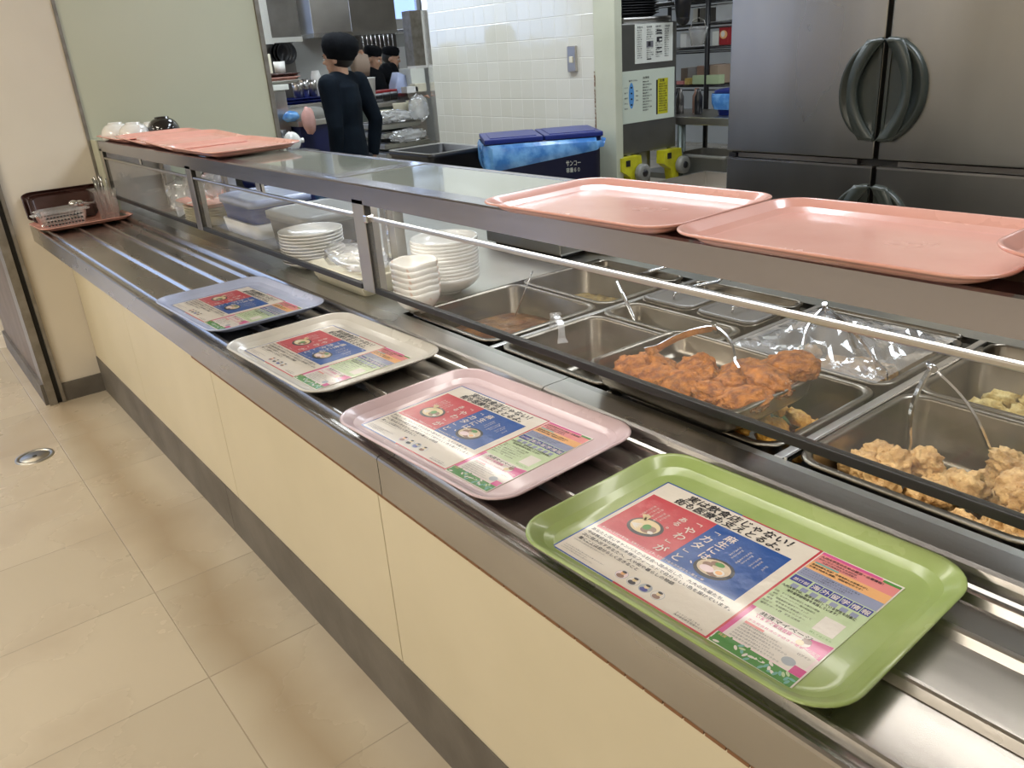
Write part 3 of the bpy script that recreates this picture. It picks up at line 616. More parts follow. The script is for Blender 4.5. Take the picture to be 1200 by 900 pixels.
pieces(kar, 'karaage', 'fried_chicken_piece', 'knobbly golden brown piece of fried chicken in the right hand pan', 'fried chicken', 'fried chicken pieces in the right pan', .42, 2.4, 4)
fri = [((.93+.045*(i % 4)+random.uniform(-.008, .008), .615+.042*(i//4)+random.uniform(-.008, .008), .762+.003*i*.5), (.034, .015, .013), (random.uniform(-.3, .3), .1, random.uniform(.4, 1.2))) for i in range(14)]
pieces(fri, 'fritter', 'orange_fritter', 'long orange fritter in the pan beside the divider bar', 'fritter', 'orange fritters beside the divider', .30, 3)
tag(MB().blob((1.075, .70, .745), (.022, .03, .010), 'greens', 3, .5, 4).build('green_garnish'), 'dark green garnish behind the orange fritters', 'garnish')
tem = [((1.245+.035*(i % 4)+random.uniform(-.006, .006), .275+.05*(i//4)+random.uniform(-.01, .01), .758+random.uniform(0, .014)), (.026, .022, .018), (random.uniform(-.5, .5), 0, random.uniform(0, 3))) for i in range(20)]
pieces(tem, 'tempura', 'yellow_fritter', 'pale yellow battered fritter in the back right pan', 'fritter', 'yellow fritters in the back right pan', .45, 3)
fil = [((1.225+.045*(i % 4)+random.uniform(-.006, .006), .625+.05*(i//4)+random.uniform(-.01, .01), .742+random.uniform(0, .014)), (.028, .024, .018), (0, 0, random.uniform(0, 3))) for i in range(20)]
pieces(fil, 'karaage', 'film_covered_fry', 'golden fried piece under the plastic film in the back pan', 'fried food', 'fried pieces under the film', .4, 2.6)
# crumpled film over the back pan
def film(x0, x1, y0, y1, z, amp, name, label, parent=None, peaks=()):
    mb = MB(); k = mb.mi('film'); n = 26; V = {}
    for i in range(n+1):
        for j in range(n+1):
            x = x0+(x1-x0)*i/n; y = y0+(y1-y0)*j/n; e = min(i, n-i, j, n-j)/n
            h = amp*(abs(noise.noise(Vector((x*13+y*9, y*16, 2))))*1.4+noise.noise(Vector((x*30, y*34, 4)))*.6)
            for (px, py, ph, pr) in peaks: h += ph*max(0, 1-math.hypot(x-px, y-py)/pr)
            V[i, j] = mb.bm.verts.new((x, y, z+h*min(1, e*5)))
    for i in range(n):
        for j in range(n): mb._f([V[i, j], V[i+1, j], V[i+1, j+1], V[i, j+1]], k, False)
    return tag(mb.build(name), label, 'plastic film')
film(1.185, 1.465, .60, .885, .812, .02, 'plastic_film', 'crumpled clear film over the fried food in the back pan', peaks=((1.30, .76, .05, .09),))
# ------------------------------------------------------------------ tongs, ladles
def tongs(tip1, tip2, apex, name, label, wdt=.010, m='steel_bright'):
    A = Vector(apex); o = thing('serving_tongs', label, 'tongs', A)
    n = (Vector(tip1)-A).cross(Vector(tip2)-A).normalized()
    for t in (tip1, tip2):
        v = Vector(t)-A; L = v.length; d = v.normalized(); s = n.cross(d)*(1 if t is tip1 else -1)
        mb = MB(); P = []
        for i in range(13):
            f = i/12; c = d*L*f - s*(.010*math.sin(pi*min(1, f*1.2)))*(1 if f < .83 else 0)
            hw = wdt*(.75 if f < .75 else .75+.5*(f-.75)*4)*(.9 if i else .6)
            th = .0016
            P.append([c+n*hw+s*th, c-n*hw+s*th, c-n*hw*.9-s*th, c+n*hw*.9-s*th])
        mb.rings(P, m, True, True, False).build('arm', o)
    MB().tube([n*-.011, n*.011], .005, m, 10).build('hinge', o)
    return o
def scale_at(px, py, ax, v): return at(px, py, ax, v)
T1 = [(1.02, .44, .775), (1.02, .30, .765)]
tongs(at(1061, 533, 'z', .775), at(1172, 543, 'z', .765), at(1092, 430, 'x', 1.075), 'a', 'bright steel tongs standing like an upside down V in the fried chicken')
tongs(at(757, 413, 'z', .865), at(868, 436, 'z', .87), at(838, 384, 'z', .905), 'b', 'steel tongs lying open across the raised cutlet pan')
tongs(at(935, 418, 'z', .812), at(1040, 440, 'z', .812), at(967, 361, 'x', 1.33), 'c', 'steel tongs standing on the crumpled plastic film')
def ladle(p0, p1, bowl, label, r=.0045, hook=None, br=.03):
    t = thing('ladle', label, 'ladle', Vector(p1)); O = Vector(p1)
    pts = [Vector(p0)-O, (Vector(p0)+Vector(p1))/2-O, Vector((0, 0, 0))]
    if hook: pts = [Vector(h)-O for h in hook]+pts
    MB().tube(pts, r, 'steel_bright', 8, flat=.5).build('ladle_handle', t)
    if bowl: MB().lathe([(.001, -br*.55), (br*.5, -br*.45), (br*.85, -br*.15), (br, .0), (br-.001, .001), (br*.8, -.012), (.001, -br*.5)], 'steel_bright', (0, 0, 0), 20).build('ladle_bowl', t)
a = at(723, 330, 'x', 1.26); b = at(751, 392, 'z', .765)
ladle(a, b, True, 'white handled ladle leaning in the minced stir fry pan')
ladle(at(624, 318, 'x', 1.16), at(603, 372, 'z', .75), True, 'thin steel ladle standing in the curry', .0025)
p = at(785, 312, 'z', .83); q = at(812, 302, 'z', .862); r_ = at(812, 312, 'z', .835)
ladle(p, at(745, 322, 'z', .80), False, 'bent steel ladle handle hooked over the narrow pan at the back, left one', .004, hook=[r_, q])
p = at(842, 330, 'z', .83); q = at(854, 319, 'z', .862); r_ = at(856, 328, 'z', .835)
ladle(p, at(800, 338, 'z', .80), False, 'bent steel ladle handle hooked over the narrow pan at the back, right one', .004, hook=[r_, q])
# clear plastic tongs in the dark pan
tongs(at(648, 395, 'z', .79), at(660, 402, 'z', .79), at(651, 369, 'x', 1.03), 'd', 'clear plastic tongs standing by the curry pan', .011, 'clear')
# towel behind
tw = MB(); tw.blob((0, 0, 0), (.035, .085, .020), 'cloth', 4, .5, 2.2, 4)
tp = at(676, 297, 'x', 1.36); o = tw.build('towel', loc=(1.56, 1.66, WT+.015)); tag(o, 'folded pale towel on the worktop beside the steel warmer box', 'towel')
wp = at(610, 268, 'x', 1.42)
t = thing('food_warmer', 'low stainless warmer box on the worktop behind the bowls', 'food warmer', (1.42, wp.y, WT))
MB().box(-.0, .20, -.17, .17, .012, .15, 'steel', bev=.006).build('body', t); MB().box(-.008, .205, -.175, .175, .150, .160, 'steel_bright', bev=.003).build('lid', t); MB().box(.02, .18, -.15, .15, 0, .012, 'black').build('foot', t)
# ------------------------------------------------------------------ crockery on the worktop
def bowl_prof(R, h, foot, t=.003):
    P = [(.001, .004), (foot*.8, .004), (foot*.85, 0), (foot, 0), (foot, .006)]
    for i in range(1, 9): f = i/8; P.append((foot+(R-foot)*math.sin(f*pi/2)**.9, .006+(h-.006)*(1-math.cos(f*pi/2))**.75 if f < 1 else h))
    P += [(R-t*.6, h+.001), (R-t, h-.001)]
    for i in range(7, -1, -1): f = i/8; P.append((max(.001, foot+(R-foot)*math.sin(f*pi/2)**.9-t), .006+t+(h-.006-t)*(1-math.cos(f*pi/2))**.75))
    P.append((.001, .006+t)); return P
def plate_prof(R, h):
    return [(.001, .003), (R*.5, .003), (R*.52, 0), (R*.56, 0), (R*.58, .004), (R*.8, h*.45), (R*.97, h*.9), (R, h), (R*.995, h+.002), (R*.97, h+.001), (R*.8, h*.45+.003), (R*.6, .007), (.001, .006)]
def stack(name, cat, x, y, n, step, prof, m, lb_top, lb_rest, group, wav=0, nseg=32, tilt=0, z0=WT, jit=.001):
    first = None
    for i in range(n):
        if first is None:
            mb = MB().lathe(prof, m, n=nseg)
            if wav:
                for v in mb.bm.verts:
                    a = math.atan2(v.co.y, v.co.x); r = math.hypot(v.co.x, v.co.y); k = (r/prof[-12][0] if 0 else r/max(p[0] for p in prof))**2
                    s = 1+wav*k*math.cos(4*a)*-.9; v.co.x *= s; v.co.y *= s; v.co.z += wav*.035*k*math.cos(4*a)
            o = first = mb.build(name)
        else: o = first.copy(); COL.objects.link(o)
        top_ = i == n-1
        o.location = (x+random.uniform(-jit, jit), y+random.uniform(-jit, jit), z0+i*step); o.rotation_euler = (0, 0, random.uniform(0, .06) if wav else random.uniform(0, 6))
        tag(o, lb_top if top_ else lb_rest, cat, group)
sb = at(482, 371, 'z', WT)
stack('small_bowl', 'bowl', .912, 1.555, 6, .0135, bowl_prof(.053, .052, .022), 'ceramic_pat', 'topmost of the small wavy rimmed patterned bowls beside the steel post', 'small wavy rimmed patterned bowl in the stack under the topmost one', 'small patterned bowls', wav=.05)
bb = at(527, 349, 'z', WT)
stack('wide_bowl', 'bowl', 1.052, 1.640, 12, .0082, bowl_prof(.083, .046, .034), 'ceramic', 'topmost wide white bowl of the tall stack behind the small bowls', 'wide white bowl lower in the tall stack behind the small bowls', 'wide white bowls', )
lp = at(368, 316, 'z', WT)
stack('oval_plate', 'plate', .955, 2.19, 10, .0092, [(r*1.0, z) for r, z in plate_prof(.092, .022)], 'ceramic', 'topmost white plate of the stack left of the steel post', 'white plate lower in the stack left of the steel post', 'white plates')
# cream basket with bagged cartons
t = thing('cream_basket', 'cream slatted plastic basket sticking out under the glass, holding film wrapped cups', 'basket', (.935, 1.90, WT), -.0)
W, Lb = .135, .30
MB().rings([rr(W-.035, Lb-.03, .012, .0), rr(W-.01, Lb-.008, .016, .045), rr(W, Lb, .018, .046), rr(W, Lb, .018, .05), rr(W-.014, Lb-.012, .014, .05), rr(W-.04, Lb-.035, .010, .004)], 'cream_plastic', True, True).build('basket_body', t)
rb = MB()
for i in range(24): rb.prism([(-.0530, .010), (-.0625, .042), (-.0600, .042), (-.0505, .010)], 'y', -.135+i*.0115, -.130+i*.0115, 'cream_plastic')
rb.build('ribs', t)
o = MB().blob((0, 0, 0), (.062, .13, .035), 'film', 9, .35, 2.2, 3).build('bag_of_cups', loc=(.94, 1.90, WT+.075)); tag(o, 'clear plastic bag of cups lying in the cream basket', 'plastic bag')
stack('cup', 'cup', .965, 1.86, 3, .012, [(.03, 0), (.036, .035), (.038, .036), (.034, .035), (.001, .003)], 'white', 'uppermost white cup in the bag in the cream basket', 'white cup nested lower in the bag in the cream basket', 'white cups in the basket', z0=WT+.03)
# boxes farther along the worktop
def crate(name, w, l, h, m, label, loc, rz=0, lidm=None, cat='crate', taper=.93, group=None, lid_halves=False):
    t = thing(name, label, cat, loc, rz, group)
    MB().rings([rr(w*taper, l*taper, .03, 0), rr(w*.985, l*.985, .03, h-.02), rr(w, l, .032, h-.02), rr(w, l, .032, h), rr(w-.012, l-.012, .028, h), rr(w*taper-.012, l*taper-.012, .02, .006)], m, True, True).build('body', t)
    if lidm:
        if lid_halves:
            for s in (-1, 1): MB().box(-w/2-.005, w/2+.005, (0.004 if s > 0 else -l/2-.005), (l/2+.005 if s > 0 else -.004), h, h+.022, lidm, bev=.005).box(-w/2+.03, w/2-.03, (.03 if s > 0 else -l/2+.025), (l/2-.025 if s > 0 else -.03), h+.016, h+.026, lidm, bev=.004).build('lid_half', t)
        else: MB().rings([rr(w+.012, l+.012, .034, h-.014), rr(w+.014, l+.014, .034, h+.008), rr(w-.02, l-.02, .03, h+.014), rr(w-.03, l-.03, .028, h+.010)], lidm, True, True).build('lid', t)
    return t
crate('storage_box', .24, .30, .100, 'grey_dark', 'dark grey plastic box with a cloudy lid, left of the plate stack', (1.115, 2.47, WT), 0, 'grey_plastic', 'storage box')
tag(MB().rings([rr(.21, .30, .02, 0), rr(.225, .315, .02, .050), rr(.21, .30, .018, .050), rr(.20, .29, .015, .006)], 'white', True, True).build('white_box', loc=(1.085, 2.835, WT)), 'whitish box under the blue box behind the glass', 'box')
crate('storage_box', .22, .31, .070, 'mid_blue', 'blue box with a cloudy lid standing on the whitish box behind the glass', (1.085, 2.835, WT+.051), 0, 'tray_blue', 'storage box')
crate('open_crate', .24, .48, .105, 'blue_plastic', 'open blue crate with white bags inside seen in the gap under the shelf', (1.37, 3.27, WT), 0, None, 'crate')
o = MB().blob((0, 0, 0), (.085, .20, .022), 'film', 31, .4, 3.2, 3).build('plastic_bag', loc=(1.37, 3.27, WT+.088)); tag(o, 'crumpled clear bags filling the open blue crate', 'plastic bag')
o = MB().blob((0, 0, 0), (.07, .17, .055), 'blue_bag', 33, .35, 2.6, 4).build('blue_bag', loc=(1.33, 2.74, WT+.062)); tag(o, 'crumpled light blue plastic bag behind the grey and blue boxes', 'bag')
o = tray_mb('tray_pink', .22, .30).build('serving_tray', loc=(1.02, 3.20, WT+.070)); tag(o, 'small pink tray on the stack of white trays seen through the glass', 'tray')
stack('foam_tray', 'tray', 1.02, 3.20, 7, .010, [(.09, 0), (.11, .014), (.113, .016), (.108, .015), (.088, .003), (.001, .003)], 'cream_plastic', 'top one of the white dishes stacked under the small pink tray', 'white dish in the stack under the small pink tray', 'white dishes under the pink tray')
for i, (x, y, s, lb) in enumerate(((.98, 3.42, .075, 'clear plastic bag standing behind the far glass pane'), (1.03, 3.20, .05, 'clear plastic bag lying on the small pink tray'))):
    o = MB().blob((0, 0, 0), (s*.8, s, s*1.1), 'film', 3+i, .5, 2.5, 3).build('plastic_bag', loc=(x, y, (WT+.083) if i == 0 else WT+.145)); tag(o, lb, 'plastic bag')
crate('storage_box', .26, .22, .12, 'grey_plastic', 'grey box in the corner behind the far glass pane', (1.22, 3.66, WT), 0, 'grey_plastic', 'storage box')
# ------------------------------------------------------------------ rail corner: trays and cutlery
tray('tray_pink', .655, 3.80, TZ+.001, pi/2+.05, 'salmon pink tray under the cutlery boxes at the far end of the rail', sc=.86)
for i, (y, a, x, lb) in enumerate(((3.935, -1.22, .655, 'dark brown tray leaning on the white wall, front one of the two'), (3.955, -1.28, .640, 'dark brown tray leaning on the white wall, rear one of the two'))):
    o = tray_mb('tray_brown', .34, .38).build('serving_tray'); Tm = rotT(0, 0, 0, (x, y, TZ+.062+.010*i)) @ Matrix.Rotation(pi/2-.32, 4, 'X') @ Matrix.Rotation(pi/2, 4, 'Z'); o.matrix_world = Tm; o.scale = (.36, .86, .9)
    tag(o, lb, 'tray', 'brown trays leaning on the wall')
BZ = TZ+.0045
def basket(x, y, rz, label):
    t = thing('cutlery_basket', label, 'cutlery basket', (x, y, BZ), rz, 'clear cutlery baskets')
    w, l, h = .085, .185, .062
    MB().rings([rr(w*.8, l*.82, .012, 0), rr(w, l, .022, h), rr(w+.006, l+.006, .024, h), rr(w+.006, l+.006, .024, h+.003), rr(w-.004, l-.004, .02, h+.003), rr(w*.78, l*.8, .012, .003)], 'clear', True, True).build('basket_body', t)
    s = MB()
    for r in range(3):
        for q in range(11):
            for sd in (-1, 1): s.box(sd*(w/2-.003)-.0015, sd*(w/2-.003)+.0015, -.068+q*.0128, -.061+q*.0128, .016+r*.015, .021+r*.015, 'black')
    s.build('slots', t)
    for sd in (-1, 1): MB().tube([(-.02, sd*(l/2+.002), h), (-.012, sd*(l/2+.016), h), (.012, sd*(l/2+.016), h), (.02, sd*(l/2+.002), h)], .004, 'clear').build('grip', t)
basket(.575, 3.745, pi/2+.12, 'clear slotted cutlery basket nearest the rail edge on the pink tray')
basket(.600, 3.850, pi/2+.12, 'clear slotted cutlery basket behind, against the brown trays')
for i in range(12):
    bx = i % 2; o = MB().tube([(-.075, 0, 0), (-.04, .002, .001), (.02, 0, 0), (.07, 0, 0)], [.003, .004, .005, .009], 'red' if i % 3 == 0 else 'steel_bright', 8, flat=.35).build('spoon', loc=(.575+.025*bx+random.uniform(-.01, .01), 3.745+.105*bx+random.uniform(-.02, .02), BZ+.016+.0035*(i//2))); o.rotation_euler.z = .12+random.uniform(-.12, .12); tag(o, 'spoon lying in a clear slotted basket', 'spoon', 'spoons in the slotted baskets')
for i, (x, y, z) in enumerate(((.640, 3.800, .085), (.665, 3.815, .080))):
    t = thing('ladle', ('shiny round ladle lying over the cutlery baskets, left one', 'shiny round ladle lying over the cutlery baskets, right one')[i], 'ladle', (x, y, BZ+z-.006))
    MB().blob((0, 0, 0), (.020, .019, .014), 'steel_bright', i, .02, 1, 3).build('ladle_bowl', t); MB().tube([(.015, 0, 0), (.05, .006, -.005), (.085, .01, -.012)], .003, 'steel_bright').build('ladle_handle', t)
t = thing('cutlery_box', 'clear open box of upright forks and knives at the right of the pink tray', 'cutlery box', (.762, 3.815, BZ))
MB().rings([rr(.075, .10, .008, 0), rr(.095, .125, .010, .118), rr(.10, .13, .012, .120), rr(.089, .119, .009, .120), rr(.070, .095, .007, .003)], 'clear', True, True).build('box_body', t)
for i in range(14):
    x, y = .762+random.uniform(-.022, .022), 3.815+random.uniform(-.032, .032); dx, dy = random.uniform(-.02, .02), random.uniform(-.025, .025)
    h = random.uniform(.145, .172); o = MB().tube([(0, 0, 0), (dx*.5, dy*.5, h*.5), (dx*.9, dy*.9, h*.86), (dx, dy, h)], [.0025, .003, .004, .0065], ['steel_bright', 'steel_bright', 'trim_grey'][i % 3], 8, flat=.35).build('fork', loc=(x, y, BZ+.004)); tag(o, 'fork or knife standing upright in the clear open box', 'cutlery', 'cutlery standing in the clear box')
# ------------------------------------------------------------------ upturned bowls on the far tray
BPr = bowl_prof(.062, .052, .028)
def upturned(x, y, m, n, lbt, lbr, group):
    f = None
    for i in range(n):
        if f is None: f = o = MB().lathe(BPr, m, n=28).build('rice_bowl')
        else: o = f.copy(); COL.objects.link(o)
        o.location = (x, y, PT+.0045+.053+i*.011); o.rotation_euler = (pi, 0, i*.5); tag(o, lbt if i == n-1 else lbr, 'bowl', group)
BH = at(637, 165, 'd', 3.93).z
M['ceramic_blk'] = mat('black_lacquer', (.012, .010, .010), .12, 0, (.5, .45, .42), 40, coat=.6, contrast=(.68, .72))
upturned(.865, 3.76, 'ceramic_pat', 2, 'upper of the upturned white bowls at the far left of the tray', 'lower of the upturned white bowls at the far left of the tray', 'upturned white bowls')
upturned(.90, 3.625, 'ceramic_pat', 2, 'upper of the upturned white bowls next to the black bowls', 'lower of the upturned white bowls next to the black bowls', 'upturned white bowls')
upturned(1.00, 3.74, 'ceramic_pat', 1, 'single upturned white bowl at the back of the far tray', '', 'upturned white bowls')
upturned(1.010, 3.60, 'ceramic_blk', 3, 'uppermost upturned black bowl on the far pink tray', 'upturned black bowl lower in the stack on the far pink tray', 'upturned black bowls')
# ------------------------------------------------------------------ fridge
fx = 2.60; F = thing('fridge', 'tall stainless four door kitchen fridge behind the counter', 'fridge', (fx+.35, 1.40, 0))
def fp(name, mb): mb.move(Matrix.Translation((-(fx+.35), -1.40, 0))); return mb.build(name, F)
fp('body', MB().box(fx+.045, fx+.75, .80, 2.005, .10, 1.98, 'steel_fridge', bev=.004)); fp('plinth', MB().box(fx+.07, fx+.74, .82, 1.98, 0, .10, 'black'))
fp('gasket', MB().box(fx+.03, fx+.047, .81, 1.995, .14, 1.94, 'black_rubber'))
ZS = .925
def handle(yc, zc, sgn, hw=.135, hh=.158, half=None):
    """half oval cup handle at the meeting edge of two doors"""
    mb = MB(); n = 24
    def arc(a, b, dx): return [Vector((fx+dx, yc+sgn*(.010+a*math.cos(t)), zc+b*math.sin(t))) for t in [-pi/2+pi*i/n for i in range(n+1)]]
    R = [arc(hw-.0, hh, .001), arc(hw-.002, hh-.002, -.012), arc(hw-.008, hh-.008, -.020), arc(hw-.016, hh-.016, -.018), arc(hw-.030, hh-.034, -.006), arc(hw-.06, hh-.06, -.003), arc(.01, hh-.07, -.002)]
    mb.rings(R, 'handle', closed=False)
    mb.box(fx-.006, fx+.001, min(yc+sgn*.010, yc+sgn*.02), max(yc+sgn*.010, yc+sgn*.02), zc-hh+.01, zc+hh-.01, 'handle')
    # curved grip blade across the cup
    K = []
    for i in range(n+1):
        t = -1+2*i/n; u = .028+.062*(1-t*t); wd = .012+.014*abs(t)**1.5+.003
        K.append([Vector((fx-.026+.010*t*t, yc+sgn*(u-wd), zc+t*(hh-.006))), Vector((fx-.030+.012*t*t, yc+sgn*(u+wd), zc+t*(hh-.006))), Vector((fx-.022+.012*t*t, yc+sgn*(u+wd), zc+t*(hh-.006))), Vector((fx-.018+.010*t*t, yc+sgn*(u-wd), zc+t*(hh-.006)))])
    mb.rings(K, 'handle', True, True)
    return mb
for (y0, y1, sg) in ((1.412, 1.998, 1), (.805, 1.396, -1)):
    for (z0, z1, zc) in ((ZS+.012, 1.93, 1.150), (.14, ZS-.012, .700)):
        d = fp('door', MB().box(fx, fx+.038, y0, y1, z0, z1, 'steel_fridge', bev=.005).box(fx-.002, fx+.02, y0, y1, z1-.006, z1+.001, 'steel'))
        h = handle(1.404, zc, sg); h.move(Matrix.Translation((-(fx+.35), -1.40, 0))); h.build('door_handle', d)
fp('hinge', MB().box(fx+.006, fx+.03, .82, 1.33, ZS-.008, ZS+.008, 'steel_dark').box(fx+.006, fx+.03, 1.47, 1.95, ZS-.008, ZS+.008, 'steel_dark').box(fx-.004, fx+.03, 1.955, 1.985, ZS-.008, ZS+.006, 'black'))
# ------------------------------------------------------------------ machine cabinet with notices
mx0, mx1, my = 3.045, 3.462, 3.0
T = thing('ice_machine', 'dark stainless cabinet with two notices and yellow brackets behind the pale post', 'machine', (mx0+.2, my+.3, 0))
def mp(name, mb): mb.move(Matrix.Translation((-(mx0+.2), -(my+.3), 0))); return mb.build(name, T)
M['machine'] = mat('machine_steel', (.16, .16, .15), .38, .8, (.22, .22, .20), 3)
mp('cabinet', MB().box(mx0, mx1, my, my+.55, .805, 1.425, 'machine', bev=.006)); mp('hood', MB().box(mx0+.05, mx1-.02, my+.02, my+.5, 1.425, 1.452, 'steel', bev=.008))
mp('leg', MB().box(mx0+.16, mx0+.225, my+.03, my+.09, 0, .805, 'grey_plastic', bev=.004)); mp('leg', MB().box(mx0+.23, mx0+.26, my+.04, my+.09, 0, .805, 'steel_dark')); mp('leg', MB().box(mx1-.06, mx1-.02, my+.48, my+.52, 0, .805, 'steel_dark')); mp('leg', MB().box(mx0+.02, mx0+.06, my+.48, my+.52, 0, .805, 'steel_dark'))
for (xx, s) in ((mx0+.055, 1), (mx1-.05, 1)):
    br = mp('bracket', MB().prism([(xx-.09, .80), (xx+.05, .80), (xx+.06, .74), (xx+.02, .70), (xx+.045, .60), (xx-.01, .60), (xx-.03, .70), (xx-.09, .735)], 'y', my-.04, my+.01, 'yellow').box(xx-.06, xx-.03, my-.042, my-.039, .755, .785, 'black'))
    wh = MB().lathe([(.001, -.02), (.038, -.02), (.046, -.012), (.046, .012), (.038, .02), (.02, .018), (.001, .016)], 'grey_plastic', T=rotT(pi/2, 0, 0, (xx+.035, my-.065, .715))); wh.lathe([(.001, -.024), (.016, -.024), (.018, -.018)], 'black', T=rotT(-pi/2, 0, 0, (xx+.035, my-.065, .715)))
    wh.move(Matrix.Translation((-(mx0+.2), -(my+.3), 0))); wh.build('wheel', br)
def notice(name, c0, c1, y, label, deco, m='paper'):
    a = at(*c0, 'y', y); b = at(*c1, 'y', y); x0, x1, z0, z1 = a.x, b.x, min(a.z, b.z), max(a.z, b.z)
    mb = MB().box(0, x1-x0, -.003, -.0005, 0, z1-z0, m); W, H = x1-x0, z1-z0
    def P(u, v, l=1): return Vector((u*W, -.003-.0004*l, v*H))
    def rc(u0, u1, v0, v1, mm, l=1): mb.quad([P(u0, v0, l), P(u1, v0, l), P(u1, v1, l), P(u0, v1, l)], mm)
    def tx(s, u, v, size, w=None, mm='ink'): put(mb, s, mm, lambda p, q: Vector((u*W+p, -.0044, v*H+q)), size, .01, 1, w)
    deco(rc, tx, W, H, P, mb)
    return tag(mb.build(name, loc=(x0, y, z0), normals=False), label, 'notice')
def d1(rc, tx, W, H, P, mb):
    for c in range(4):
        u = .05+c*.24
        tx(['使用方法', '洗浄手順', '注意事項', '点検項目'][c], u, .90, .009, W*.14)
        for r in range(13):
            if (c, r) in ((1, 5), (1, 6), (1, 7), (2, 3), (2, 4), (2, 5)): continue
            tx(['電源を入れて確認', '扉を閉めてください', '水位を確かめること', '清掃は毎日行う'][(r+c) % 4], u, .83-r*.058, .006, W*(.18 if (r*c) % 3 else .12))
    rc(.29, .47, .40, .56, 'ink_grey', 2); rc(.33, .40, .43, .54, 'ink', 3); rc(.56, .71, .52, .65, 'ink', 2); rc(.63, .70, .55, .60, 'paper', 3); rc(.56, .70, .80, .83, 'ink', 2); rc(.56, .70, .73, .76, 'ink', 2); rc(.56, .70, .35, .38, 'ink', 2); rc(.56, .70, .24, .27, 'ink', 2); rc(.30, .42, .08, .11, 'ink', 2)
def d2(rc, tx, W, H, P, mb):
    k = [P(.17+.05*math.cos(t), .53+.25*math.sin(t), 1) for t in [2*pi*i/24 for i in range(24)]]
    mb.quad(k, mat('notice_blue', (.10, .30, .62), .4)); 
    for i in range(4): rc(.155, .185, .34+i*.11, .37+i*.11, 'ink', 2)
    tx('操作パネル', .12, .80, .010, W*.16)
    for i in range(5): tx(['スイッチ', '運転ランプ', '温度表示', '停止', '給水'][i], .04, .68-i*.10, .007, W*.06)
    for i in range(3): tx('長押し', .25, .60-i*.09, .006, W*.05)
    tx('洗浄剤', .38, .83, .012, W*.12)
    for i in range(11): tx(['残量を確かめてから補充', '運転中は扉を開けない', '異常音は停止する'][i % 3], .38, .76-i*.055, .008, W*(.17 if i % 2 else .11))
    rc(.64, .67, .10, .78, 'ink', 1); rc(.67, .87, .10, .80, 'yellow', 1); tx('注意', .70, .74, .014, W*.10)
    for i in range(12): tx(['手指を挟まないように注意する', '薬剤の取扱いは手袋着用'][i % 2], .69, .68-i*.048, .008, W*(.16 if i % 3 else .13))
notice('upper_notice', (744, 75), (788, 26), my, 'black and white printed instruction notice on the upper part of the steel cabinet', d1)
notice('lower_notice', (729.0, 146), (790, 78), my, 'pale notice board with a blue oval panel and a yellow column on the steel cabinet', d2, 'paper2')
f = None
for i in range(9):
    if f is None: f = o = tray_mb('black', .34, .38).build('black_tray')
    else: o = f.copy(); COL.objects.link(o)
    o.location = (mx0+.20, my+.24, 1.452+i*.012); o.rotation_euler.z = random.uniform(-.03, .03); tag(o, 'topmost black tray stacked on the steel cabinet' if i == 8 else 'black tray in the stack on the steel cabinet', 'tray', 'black trays on the cabinet')
g = at(800, 5, 'y', 2.95); t = MB(); t.tube([(0, 0, 0), (0, 0, -.09), (.003, 0, -.16)], [.038, .042, .034], 'black', 14).blob((.003, 0, -.165), .034, 'black', 2, .05, 1, 3)
tag(t.build('oven_glove', loc=(g.x, 2.95, g.z+.10)), 'black mitt hanging above the steel cabinet at the top of the photo', 'oven glove')
MB().tube([(0, 0, 0), (0, 0, .5)], .004, 'steel')
# ------------------------------------------------------------------ wire shelving behind
RX, RY0, RY1 = 3.95, 2.92, 3.85
RK = thing('wire_shelf_rack', 'black wire shelving rack loaded with boxes left of the fridge', 'shelf rack', (RX+.2, 3.3, 0))
def rp(name, mb): mb.move(Matrix.Translation((-(RX+.2), -3.3, 0))); return mb.build(name, RK)
for (x, y) in ((RX, RY0), (RX, RY1), (RX+.42, RY0), (RX+.42, RY1)): rp('upright', MB().tube([(x, y, 0), (x, y, 2.0)], .014, 'black', 10))
yc = at(829, 50, 'x', RX).y; rp('upright', MB().tube([(RX, yc, 0), (RX, yc, 2.0)], .015, 'black', 10))
LV = [at(797, 115, 'x', RX).z-.03, 1.055, 1.278, 1.40, 1.53]
for z in (.25, 1.075, 1.278, 1.405, 1.535):
    mb = MB()
    for y in (RY0, RY1): mb.tube([(RX, y, z), (RX+.42, y, z)], .006, 'black', 6)
    for x in (RX, RX+.42): mb.tube([(x, RY0, z), (x, RY1, z)], .006, 'black', 6).tube([(x, RY0, z-.022), (x, RY1, z-.022)], .004, 'black', 6)
    for i in range(30): mb.tube([(RX, RY0+.03+i*.031, z+.002), (RX+.42, RY0+.03+i*.031, z+.002)], .002, 'black', 4)
    rp('wire_shelf', mb)
def bx(name, y0, y1, z0, h, d, m, label, cat, dx=.02): return tag(MB().box(0, d, -(y1-y0)/2, (y1-y0)/2, 0, h, m, bev=.004).build(name, loc=(RX+dx, (y0+y1)/2, z0)), label, cat)
Z1, Z2, Z3, Z4 = 1.085, 1.288, 1.415, 1.545
def yat(px, z): return at(px, 60, 'x', RX+.02).y
